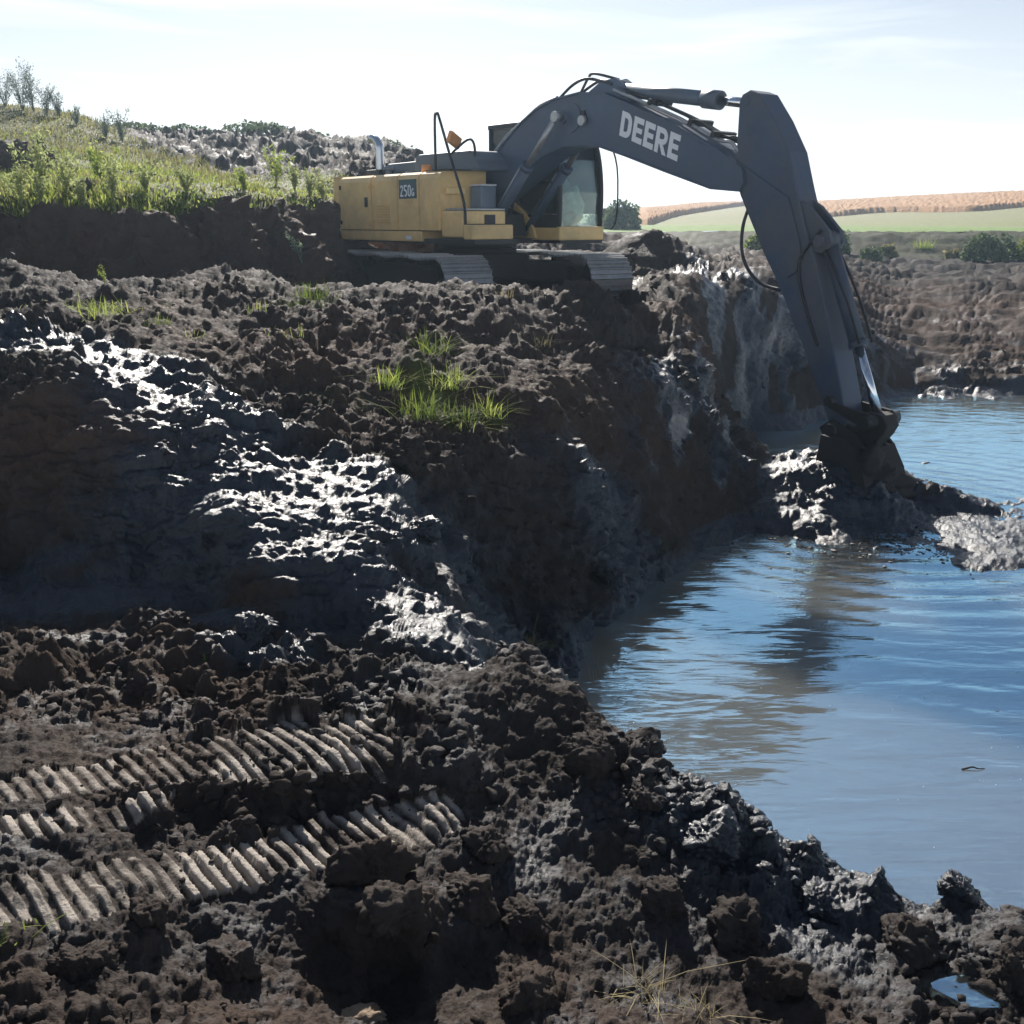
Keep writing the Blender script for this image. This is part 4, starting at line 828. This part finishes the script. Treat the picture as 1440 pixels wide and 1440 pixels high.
for y in (cy0 + .02, cy1 - .02):
    pane([(cx0 + .06, y, 1.92), (.68, y, 1.92), (.66, y, 2.93), (cx0 + .06, y, 2.93)])
    pane([(.76, y, 1.56), (cx1 + .03, y, 1.56), (cx1 + .05, y, 1.95), (cx1 - .02, y, 2.4), (cx1 - .18, y, 2.80), (cx1 - .3, y, 2.93), (.72, y, 2.93)])
pane([(cx0, cy0 + .05, 1.95), (cx0, cy1 - .05, 1.95), (cx0, cy1 - .05, 2.92), (cx0, cy0 + .05, 2.92)], 'rear_window')
for (xa, za), (xb, zb) in zip(front[:-1], front[1:]): pane([(xa, cy0 + .06, za), (xa, cy1 - .06, za), (xb, cy1 - .06, zb), (xb, cy0 + .06, zb)], 'windscreen')
b = MB(); b.box((1.28, cy0 + .012, 2.05), (.92, .035, .035)); b.build('window_rail', BLK, CB)
b = MB(); b.box((.50, .86, 1.62), (.50, .50, .16), bev=.05); b.box((.26, .86, 2.02), (.14, .48, .72), ry(R(-8)), bev=.05); b.box((.22, .86, 2.46), (.10, .28, .2), bev=.04); b.box((.45, .86, 1.43), (.3, .3, .26)); b.build('seat', SEATM, CB)
for yy in (.52, 1.20):
    b = MB(); b.box((.62, yy, 1.70), (.42, .14, .26), bev=.03); b.rod((.78, yy, 1.82), (.84, yy, 2.0), .02); b.build('control_console', SEATM, CB)
b = MB(); b.box((1.38, .56, 1.95), (.08, .16, .22), rzm(R(20)), bev=.02); b.rod((1.38, .56, 1.4), (1.38, .56, 1.88), .018); b.build('monitor', BLK, CB)
for k, (x, y, z, sx, sy, sz) in enumerate(((1.12, 1.16, 1.58, .26, .16, .2), (1.36, 1.1, 1.78, .14, .14, .25), (.98, 1.2, 2.0, .12, .08, .14))):
    lump('cab_rag' if k else 'door_bag', (x, y, z), (sx, sy, sz), 20 + k, PALE, 3, .35, CB)
b = MB(); b.tube([(1.42, 1.28, 2.9), (1.75, 1.42, 2.75), (1.98, 1.46, 2.3), (2.0, 1.46, 1.5), (1.9, 1.42, 1.32)], .014, 8, 4); b.build('grab_rail', BLK, CB)
b = MB(); b.box((1.46, .86, 3.06), (.10, .7, .06), bev=.01); b.rod((1.50, .62, 3.1), (1.56, .62, 3.1), .05); b.build('roof_lamp', BLK, CB)

# ------------------------------------------------------------------ soil clods
def icos(sub):
    bm = bmesh.new(); bmesh.ops.create_icosphere(bm, subdivisions=sub, radius=1); V_ = np.array([v.co[:] for v in bm.verts], np.float32)
    bm.faces.ensure_lookup_table(); F_ = np.array([[v.index for v in f.verts] for f in bm.faces]); bm.free(); return V_, F_
def scatter(name, pick, sizes, sub, mat, seed):
    V0, F0 = icos(sub); n = len(pick); rg = np.random.RandomState(seed)
    shapes = []
    for k in range(14):
        v = V0 * (1 + .34 * fbm(V0 * np.float32(1.3) + k * 9.7, 3, k, .65))[:, None] * (rg.uniform(.65, 1.3, 3))
        v = v * facet(V0, k + 100, 6)[:, None]; shapes.append(v)
    S = np.array(shapes, np.float32)[rg.randint(0, 14, n)]
    a = rg.uniform(0, 2 * np.pi, n); c, s_ = np.cos(a), np.sin(a)
    x = S[:, :, 0] * c[:, None] - S[:, :, 1] * s_[:, None]; y = S[:, :, 0] * s_[:, None] + S[:, :, 1] * c[:, None]
    S = np.stack((x, y, S[:, :, 2] * .8), 2) * sizes[:, None, None] + P[pick][:, None] + Nn[pick][:, None] * (sizes * .15)[:, None, None]
    F_ = (F0[None] + (np.arange(n) * len(V0))[:, None, None]).reshape(-1, 3)
    o = from_np(name, S.reshape(-1, 3), F_, mat, True, True)
    for nm, arr in (('wet', wet), ('rust', rust)):
        at = o.data.attributes.new(nm, 'FLOAT', 'POINT'); at.data.foreach_set('value', np.ascontiguousarray(np.repeat(arr[pick], len(V0)), np.float32))
    tag(o, kind='stuff'); return o
rg = np.random.RandomState(3)
area = np.linalg.norm(np.cross(du, dv), axis=2).ravel()
wgt = area / (Y ** 2) * (np.clip(cloddy, .1, 1) ** 1.5) * (Z > .03) * (Y < 24) * (1 - .8 * stm) * (Y > 1.7) * (1 - .9 * green) * (1 - .6 * np.clip(slope * 1.5 - .4, 0, 1)) * (np.abs(U2.ravel()) < .66)
wgt *= .25 + np.clip((5.6 - Y) / 1., 0, 1) * 1.3 + .12 * ((Y > 11) & (U2.ravel() < 0)) 
pick = rg.choice(len(P), 8000, p=wgt / wgt.sum(), replace=False)
sz = np.sort((.006 + .036 * rg.rand(8000) ** 3.8))[::-1] * (.65 + Y[pick] * .065)
o = scatter('soil_clods', pick[:1000], sz[:1000], 2, CLOD, 5); tag(o, 'fist sized loose clods of dark soil strewn over the trampled bank', 'soil')
o = scatter('soil_crumbs', pick[1000:], sz[1000:], 1, CLOD, 6); tag(o, 'loose dark crumbs and clods of soil strewn over the trampled bank and platform', 'soil')

# ------------------------------------------------------------------ grass and plants
def blades(n, pos, hgt, wid, lean=.5, rs=None, droop=.4, spread=None):
    """n curved tapering blades: returns vertices, quads"""
    rs = rs or np.random; a = rs.uniform(0, 2 * np.pi, n); l = np.abs(rs.normal(0, lean, n)); dx = np.cos(a); dy = np.sin(a); b = a + np.pi / 2 + rs.uniform(-.6, .6, n)
    wx_ = np.cos(b) * wid * .5; wy_ = np.sin(b) * wid * .5; V_ = []
    for t_, tw in ((0, .8), (.4, 1.), (.75, .65), (1., .08)):
        out = hgt * (l * t_ + droop * l * t_ * t_); up = hgt * (t_ - droop * .6 * l * t_ * t_)
        c_ = pos + np.stack((dx * out, dy * out, up), 1)
        e_ = np.stack((wx_ * tw, wy_ * tw, np.zeros(n)), 1); V_ += [c_ - e_, c_ + e_]
    V_ = np.stack(V_, 1).reshape(-1, 3); base = np.arange(n)[:, None, None] * 8
    f = np.array([[0, 1, 3, 2], [2, 3, 5, 4], [4, 5, 7, 6]])[None] + base
    return V_, f.reshape(-1, 4)
G_BR = leaf_mat('bright grass', (.20, .30, .05), (.44, .46, .12), .55, 1.2)
G_OL = leaf_mat('olive weeds', (.16, .16, .06), (.34, .31, .13), .45, .8)
G_DRY = leaf_mat('dry grass', (.26, .21, .11), (.42, .36, .2), .35, 5)
G_MID = leaf_mat('mid grass', (.08, .14, .02), (.24, .28, .06), .5, 5)
G_PALE = leaf_mat('pale weed leaves', (.26, .32, .12), (.46, .48, .22), .5, 4)
G_BLUE = leaf_mat('grey green twigs', (.13, .17, .14), (.22, .26, .22), .4, 4)
upm = np.clip((Y - 21.5) / 4, 0, 1)
def hillgrass(name, n, wsel, h0, h1, wd, mat, lab, cat, seed, lean=.45):
    wg = area / Y ** 1.6 * (green > .45) * (Y > 14.6) * (Y < 44) * (U2.ravel() > -.66) * wsel; rs = np.random.RandomState(seed)
    k = rs.choice(len(P), n, p=wg / wg.sum()); pos = P[k] + rs.normal(0, .05, (n, 3)) * (1, 1, 0); pos[:, 2] -= .03
    patch = .7 + .5 * vnoise((P[k] * np.float32(.9)), 33)
    V_, F_ = blades(n, pos, rs.uniform(h0, h1, n) * patch, wd * rs.uniform(.7, 1.3, n), lean, rs); o = from_np(name, V_, F_, mat, True); tag(o, lab, cat, kind='stuff'); return o
hillgrass('grass', 36000, (1 - .85 * upm) * (.4 + .6 * (vnoise(P * np.float32(.45), 8) > -.2)), .05, .16, .022, G_BR, 'bright green grass carpeting the top of the cut bank', 'grass', 1)
hillgrass('weeds', 26000, .35 + upm, .07, .24, .026, G_OL, 'dull olive weeds and rough grass higher up the hillside', 'weeds', 2, .6)
def tuft(px, py, n, h, wid, mat, label, rad=.06, name='grass_tuft', cat='grass tuft', group=None, lean=.8, seed=0, drop=.02, name2=None):
    p0 = spot(px, py); rs = np.random.RandomState(seed + px)
    pos = rs.normal(0, rad, (n, 3)) * (1, 1, 0)
    for i in range(n): pos[i, 2] = -drop
    n = max(16, int(n * .62)); pos = pos[:n] * .7; V_, F_ = blades(n, pos, h * .82 * rs.uniform(.3, 1.1, n), wid * .85 * rs.uniform(.6, 1.2, n), lean, rs, .7)
    o = from_np(name, V_, F_, mat, True); o.location = p0; tag(o, label, cat, group); return o
TG = 'grass tufts on the broken bank'
for a_, lab in (((130, 448, 260, .26, .010, G_BR), 'wide low tuft of bright grass at the left edge of the upper bank'),
    ((222, 462, 60, .20, .008, G_MID), 'small drooping tuft just right of the wide low tuft'),
    ((362, 436, 70, .18, .008, G_BR), 'short tuft between the wide low tuft and the curly leaved plant'),
    ((440, 408, 240, .34, .010, G_MID), 'thick grass clump round the foot of the curly leaved plant'),
    ((278, 478, 40, .16, .008, G_BR), 'single yellowish sprig of grass below the short tuft'),
    ((400, 482, 60, .16, .008, G_BR), 'sparse grass patch on brown soil below the curly leaved plant'),
    ((548, 540, 130, .38, .010, G_BR), 'upright bright tuft halfway down the bank, left of the drooping clump'),
    ((604, 500, 170, .34, .010, G_MID), 'uppermost tuft of the drooping clump hanging down the bank'),
    ((628, 545, 200, .34, .010, G_BR), 'drooping grass clump at the centre of the bank face'),
    ((592, 590, 220, .34, .010, G_MID), 'broad shaggy tuft at the foot of the drooping clump'),
    ((650, 592, 130, .26, .010, G_MID), 'low tuft between the shaggy tuft and the fan shaped tuft'),
    ((690, 592, 130, .34, .009, G_BR), 'fan shaped yellow green tuft at the cliff edge'),
    ((668, 612, 50, .2, .008, G_BR), 'little tuft hanging below the fan shaped tuft'),
    ((760, 478, 50, .24, .008, G_DRY), 'dry wispy tuft on the bank below the near track'),
    ((710, 440, 50, .2, .008, G_DRY), 'dry tuft on the crest just below the machine'),
    ((745, 918, 160, .12, .006, G_DRY), 'short tan tuft on top of the mound beside the water'),
    ((905, 1398, 90, .15, .0035, G_DRY), 'matted straw coloured tuft lying on the clods in front'),
    ((985, 1425, 60, .14, .0035, G_DRY), 'thin trailing dry grass right of the matted straw tuft'),
    ((14, 1322, 26, .09, .010, G_MID), 'small green sprig at the left edge of the nearest clods'),
    ((1300, 350, 260, .75, .03, G_BR), 'bright green rounded tuft in front of the far pit wall')):
    px_ = a_[0]; tuft(*a_, lab, rad=(.30 if px_ in (130, 1300) else .16 if px_ in (440, 592, 604, 628, 400) else .05 if a_[1] > 900 else .09), group=TG, seed=a_[1], lean=1.1 if a_[1] > 1380 else .8)
def weed(px, py, h, nleaf, lsz, mat, label, name='weed_plant', cat='weed', group=None, spread=.35, stems=5, seed=0, stemr=.006, base=None, smat=None):
    rs = np.random.RandomState(seed + px * 3 + py); p0 = base or spot(px, py); e = empty(name, p0); tag(e, label, cat, group)
    b = MB(); V_ = []
    for k in range(stems):
        a = rs.uniform(0, 6.28); l = rs.uniform(.05, spread) * h; hh = h * rs.uniform(.6, 1.); pts = [(0, 0, -.04), (math.cos(a) * l * .35, math.sin(a) * l * .35, hh * .5), (math.cos(a) * l, math.sin(a) * l, hh)]
        b.tube(pts, (stemr, stemr * .4), 5, 3)
        m = nleaf // stems; t_ = rs.uniform(.15, 1., m) ** .8
        c_ = np.stack((math.cos(a) * l * t_ ** 1.4, math.sin(a) * l * t_ ** 1.4, hh * t_), 1) + rs.normal(0, h * .045, (m, 3)); V_.append(c_)
    b.build('stem', smat or mat, e); c_ = np.concatenate(V_); n = len(c_)
    d1 = rs.normal(0, 1, (n, 3)); d1 /= np.linalg.norm(d1, axis=1)[:, None]; d2 = np.cross(d1, rs.normal(0, 1, (n, 3))); d2 /= np.linalg.norm(d2, axis=1)[:, None]
    s_ = lsz * rs.uniform(.5, 1.2, n)[:, None]
    Q = np.stack((c_ - d1 * s_, c_ + d2 * s_ * .38, c_ + d1 * s_, c_ - d2 * s_ * .38), 1).reshape(-1, 3)
    o = from_np('foliage', Q, np.arange(n * 4).reshape(n, 4), mat, False, False, e); return e
WG = 'pale weeds on the grassy hill'
wl = [(30, 285, .8, 'weed clump at the far left edge of the hill grass'), (62, 275, 1.0, 'tall pale weed second from the left edge of the hill'), (95, 278, .7, 'pale weed beside the tall one at the left of the hill'), (142, 255, .6, 'bushy pale weed beside the dark rock'),
      (160, 292, .7, 'yellowish weed hanging over the lip of the cut'), (205, 270, .4, 'low yellow weed in the middle of the hill grass'), (262, 272, .4, 'low yellow weed near the spoil heap'), (388, 262, .8, 'tall pale weed in front of the spoil heap'), (415, 272, .55, 'short pale weed right of the tall one by the spoil heap'),
      (436, 282, .6, 'pale weed just left of the excavator counterweight'), (455, 285, .5, 'pale weed touching the excavator rear corner'), (345, 268, .4, 'small weed left of the tall spoil heap weed'), (120, 296, .4, 'small weed on the lip of the cut wall'), (60, 300, .4, 'dark leaved weed low on the cut lip at the left')]
for k, (px, py, h_, lab) in enumerate(wl): weed(px, py, h_, int(420 * h_) + 80, .042, G_PALE if k % 4 != 3 else G_BR, lab, group=WG, stems=9, spread=.55, seed=k)
TWG = 'tall grey twiggy weeds on the hill crest'
for k, (px, py, h_, lab) in enumerate(((8, 150, 1.3, 'leftmost of the twiggy weeds on the crest'), (32, 155, 1.5, 'second twiggy weed from the left on the crest'), (48, 158, 1.9, 'tallest thin twiggy weed on the crest'), (66, 163, 1.1, 'rounded twiggy weed right of the tallest one'), (84, 166, 1.0, 'broad twiggy weed on the falling crest'),
      (108, 176, .7, 'small twiggy weed lower down the crest'), (150, 196, .8, 'bushy twiggy weed left of the spoil heap'), (172, 200, 1.1, 'last lean twiggy weed beside the spoil heap'))):
    weed(px, py, h_ * .72, int(520 * h_) + 140, .03, G_BLUE, lab, 'twiggy_weed', 'weed', TWG, spread=.6, stems=9, seed=50 + k, stemr=.009)
weed(427, 398, .50, 150, .028, leaf_mat('curly leaves', (.15, .22, .14), (.32, .40, .28), .4, 6), 'curly pale green plant standing on the edge of the upper bank', 'broadleaf_plant', 'plant', spread=.6, stems=5, seed=4)
weed(150, 415, .22, 50, .02, G_BR, 'small yellowish plant on the soil ridge left of the excavator', 'seedling', 'plant', stems=2, seed=6)
weed(290, 948, .06, 14, .02, G_MID, 'tiny yellow green seedling among the dark clods above the track marks', 'seedling', 'plant', stems=2, seed=8, stemr=.002)
weed(838, 958, .42, 46, .009, G_MID, 'spindly reed plant leaning over the water beside the mound', 'reed_plant', 'plant', spread=1.2, stems=7, seed=9, stemr=.0018, smat=G_DRY)
weed(880, 1012, .36, 40, .010, BLK, 'dark seed headed stalk rising against the water', 'seed_stalk', 'plant', spread=1.0, stems=3, seed=12, stemr=.0015)
b = MB(); p0 = spot(748, 912); b.tube([(0, 0, 0), (.015, 0, .13), (.05, 0, .3)], (.004, .0015), 6, 3); o = b.build('dry_stalk', G_DRY); o.location = p0; tag(o, 'single thin dry stalk standing on the waterside mound', 'stalk')
BG = 'bushes along the far pit wall'
def bush(px, dist, zrel, h, wd, n, mat, label, seed, group=BG, lsz=.09):
    x = (px - 720) / FPX * dist * .985; p0 = Vector((x, dist, gz_at(x, dist) if dist < 57 else EYE + zrel)); e = empty('bush', p0); tag(e, label, 'bush', group); rs = np.random.RandomState(seed)
    c_ = rs.normal(0, 1, (n, 3)); c_ /= np.linalg.norm(c_, axis=1)[:, None]; nz_ = fbm((c_ * 1.6 + seed).astype(np.float32), 3, 5, .6)
    c_ *= (rs.uniform(.55, 1., n) ** .5 * (1 + .35 * nz_))[:, None]; c_[:, 2] = np.abs(c_[:, 2]); c_ *= (wd / 2, wd / 2.6, h)
    d1 = rs.normal(0, 1, (n, 3)); d1 /= np.linalg.norm(d1, axis=1)[:, None]; d2 = np.cross(d1, rs.normal(0, 1, (n, 3))); d2 /= np.linalg.norm(d2, axis=1)[:, None]; s_ = lsz * rs.uniform(.5, 1.3, n)[:, None]
    Q = np.stack((c_ - d1 * s_, c_ + d2 * s_ * .6, c_ + d1 * s_, c_ - d2 * s_ * .6), 1).reshape(-1, 3); from_np('foliage', Q, np.arange(n * 4).reshape(n, 4), mat, False, False, e)
    b = MB()
    for k in range(6):
        a = rs.uniform(0, 6.28); b.tube([(0, 0, -.1), (math.cos(a) * wd * .15, math.sin(a) * wd * .12, h * .5), (math.cos(a) * wd * .33, math.sin(a) * wd * .25, h * .8)], (.03, .01), 5, 2)
    b.build('stem', MUDS, e)
G_DK = leaf_mat('dark bush', (.07, .11, .06), (.17, .22, .10), .3, 1.5)
bush(1375, 47, 0, 1.05, 2.0, 2200, G_DK, 'largest dark green bush at the foot of the far pit wall', 1)
bush(1400, 48, 0, .95, 1.3, 1000, G_DK, 'smaller dark bush touching the right side of the largest one', 2)
bush(1436, 47, 0, .9, 1.2, 900, G_MID, 'green bush cut by the right edge of the view', 3)
bush(1170, 46, 0, .95, 1.1, 900, G_DK, 'dark bush just right of the excavator arm', 4)
bush(1215, 44, 0, .6, 1.1, 700, G_DK, 'low dull bush between the arm and the bright tuft', 5)
bush(1060, 47, 0, .7, 1.4, 800, G_MID, 'low green bush seen left of the arm under the far wall', 6)
bush(1240, 48, 0, .55, .9, 500, G_OL, 'small olive bush next to the low dull bush', 7)
bush(1330, 49, 0, .5, .9, 500, G_OL, 'small olive bush between the bright tuft and the largest bush', 8)
bush(872, 62, -.55, 1.55, 2.2, 1700, G_DK, 'hazy dark bush on the skyline right of the cab', 9, 'bushes on the skyline behind the machine', .13)
bush(852, 64, -.55, 1.2, 2.4, 1300, G_DK, 'low skyline bush half hidden by the cab', 10, 'bushes on the skyline behind the machine', .13)
for k, (px, d_, hh, lab) in enumerate(((215, 37.5, .5, 'leftmost scrub tuft on the spoil heap'), (282, 38.5, .5, 'scrub tuft on the spoil heap, second from left'), (375, 38.8, .6, 'widest scrub patch on top of the spoil heap'), (395, 38.6, .5, 'scrub at the right end of the widest patch'), (440, 38, .45, 'scrub above the dark side of the spoil heap'), (545, 38.5, .8, 'scrub on the skyline behind the engine hood'))):
    x = (px - 720) / FPX * d_ * 1.02; g = 'scrub on the spoil heap'; bush(px * 1.0, d_, 0, hh * .55, 2.2, 380, G_DK, lab, 30 + k, g, .08)

# ------------------------------------------------------------------ single clods, stones, sticks
CL = 'big soil clods'
def clod(px, py, s_, lab, mat=CLOD, fl=.8, sub=5, seed=None, wetv=.2, name='earth_clod', cat='soil clod', sink=.3, grp=CL, rustv=0.):
    p0 = spot(px, py); o = lump(name, p0 + Vector((0, 0, s_ * fl * (.12 if name == 'earth_clod' else (1 - sink) * .5))), (s_, s_ * .85, s_ * fl), seed or (px % 97), mat, sub, .30, None, 2.5)
    o.rotation_euler = (0, 0, px * .37)
    for nm, v in (('wet', wetv), ('rust', rustv)):
        at = o.data.attributes.new(nm, 'FLOAT', 'POINT'); at.data.foreach_set('value', np.full(len(o.data.vertices), v, np.float32))
    tag(o, lab, cat, grp); return o
for a_ in ((572, 645, .21, 'rounded brown clod alone below the hanging grass on the bank', .35), (855, 848, .16, 'dark clod sitting at the foot of the bank by the water', .6), (210, 1290, .085, 'squarish dark clod lying on the lower track marks', .3),
    (520, 1230, .16, 'tall dark clod in the middle of the foreground, above the hollow', .3), (555, 1325, .12, 'smooth shaded clod inside the foreground hollow', .3), (660, 1260, .12, 'crumbly clod right of the tall dark one', .3),
    (1040, 1310, .12, 'tan topped clod standing upright in the lower right', .25), (1000, 1195, .13, 'shiny dark clod on the slope below the water edge', .8), (1130, 1170, .09, 'knobbly wet clod perched against the water', .8),
    (1300, 1225, .10, 'broad wet clod on the water edge at right', .7), (1345, 1255, .07, 'wet clod at the right end of the broad one', .7), (1190, 1210, .1, 'wet clod between the perched one and the broad one', .7),
    (1040, 1140, .12, 'brown crusted block of soil at the water edge', .3), (1150, 1265, .1, 'glistening clod below the perched one', .8), (1280, 1330, .14, 'large shaded clod above the puddle', .4), (1420, 1380, .1, 'pale crumbly clod at the right edge beside the puddle', .2),
    (750, 1405, .14, 'ridged brown clod at the bottom of the view', .15), (840, 1080, .12, 'shaded clod under the waterside mound', .3), (905, 1130, .1, 'crumbly clod on the shoulder below the mound', .3), (240, 890, .14, 'dark clod above the left track marks', .4),
    (360, 905, .15, 'wet streaked clod left of the shiny ridge', .8), (690, 1200, .1, 'brown clod near the end of the lower track marks', .25), (940, 1270, .1, 'rough clod in the middle of the lower right slope', .3), (590, 745, .14, 'wet knob on the shining ledge', .9),
    (735, 1300, .11, 'rough clod beside the foreground hollow', .25), (110, 1370, .1, 'crusty clod near the bottom left corner', .25), (330, 1360, .11, 'blunt shaded clod below the lower track marks', .25), (1090, 1385, .12, 'rough clod left of the puddle', .35)):
    clod(*a_[:4], wetv=a_[4])
STN = plain('tan crust', (.26, .19, .13), .85, 0, .3, 12, .8)
clod(502, 1424, .11, 'flat pale brown slab of soil at the bottom edge', STN, .3, name='soil_slab', cat='soil slab', grp=None)
RK = plain('dark rock', (.07, .055, .05), .85, 0, .3, 4, .9)
clod(18, 236, .42, 'big dark rock at the left edge of the grassy hill', RK, .8, 4, name='rock', cat='rock', grp='rocks on the grassy hill'); clod(68, 246, .24, 'upright dark rock right of the big one on the hill', RK, 1.5, 4, name='rock', cat='rock', grp='rocks on the grassy hill')
clod(112, 270, .2, 'low dark rock in the grass below the upright one', RK, .7, 3, name='rock', cat='rock', grp='rocks on the grassy hill')
# shiny lumps and spatter in the stirred mud round the bucket
rs = np.random.RandomState(12)
V0, F0 = icos(1)
def spatter(name, n, cx, cy, sx, sy, s0, s1, lab, mat, seed):
    rs = np.random.RandomState(seed); x = rs.normal(cx, sx, n); y = rs.normal(cy, sy, n); s_ = s0 + (s1 - s0) * rs.rand(n) ** 3
    S = V0[None] * s_[:, None, None] * (rs.uniform(.6, 1.4, (n, 1, 3))) * (1 + .3 * rs.normal(0, 1, (n, len(V0), 1)).clip(-1, 1)); S[:, :, 2] *= .3
    S = S + np.stack((x, y, np.full(n, .002)), 1)[:, None]; F_ = (F0[None] + (np.arange(n) * len(V0))[:, None, None]).reshape(-1, 3)
    tag(from_np(name, S.reshape(-1, 3).astype(np.float32), F_, mat, True, True), lab, 'mud', kind='stuff')
spatter('mud_spatter', 1500, 4.3, 10.9, .9, .5, .006, .035, 'small wet lumps of mud floating round the bucket', WETCLOD, 2)
spatter('water_specks', 420, 3.6, 6.8, 2.2, 2.2, .002, .008, 'pale specks of froth and bits drifting on the pond', plain('froth', (.6, .6, .6), .6), 4)
b = MB(); hp = hit(1368, 1083); b.tube([(-.07, 0, 0), (0, .01, .012), (.03, 0, .006), (.08, .01, 0)], (.008, .003), 6, 3); o = b.build('floating_stick', BLK); o.location = (hp.x, hp.y, .003); tag(o, 'dark stick floating alone on the pond', 'stick')

# ------------------------------------------------------------------ haze
HZ = 0.0009
if HZ > 0:
    b = MB(); b.bm.free(); b.bm = bmesh.new(); bmesh.ops.create_cube(b.bm, size=1)
    o = b.build('haze', None); o.location = (0, 440, 5.2); o.scale = (2200, 1000, 16.); tag(o, kind='stuff')
    m = bpy.data.materials.new('haze'); m.use_nodes = True; t = m.node_tree; t.nodes.remove(t.nodes['Principled BSDF'])
    v = nd(t, 'ShaderNodeVolumePrincipled'); v.inputs['Color'].default_value = (.60, .80, 1., 1); v.inputs['Density'].default_value = HZ; v.inputs['Anisotropy'].default_value = .6
    t.links.new(v.outputs[0], t.nodes['Material Output'].inputs['Volume']); o.data.materials.append(m)
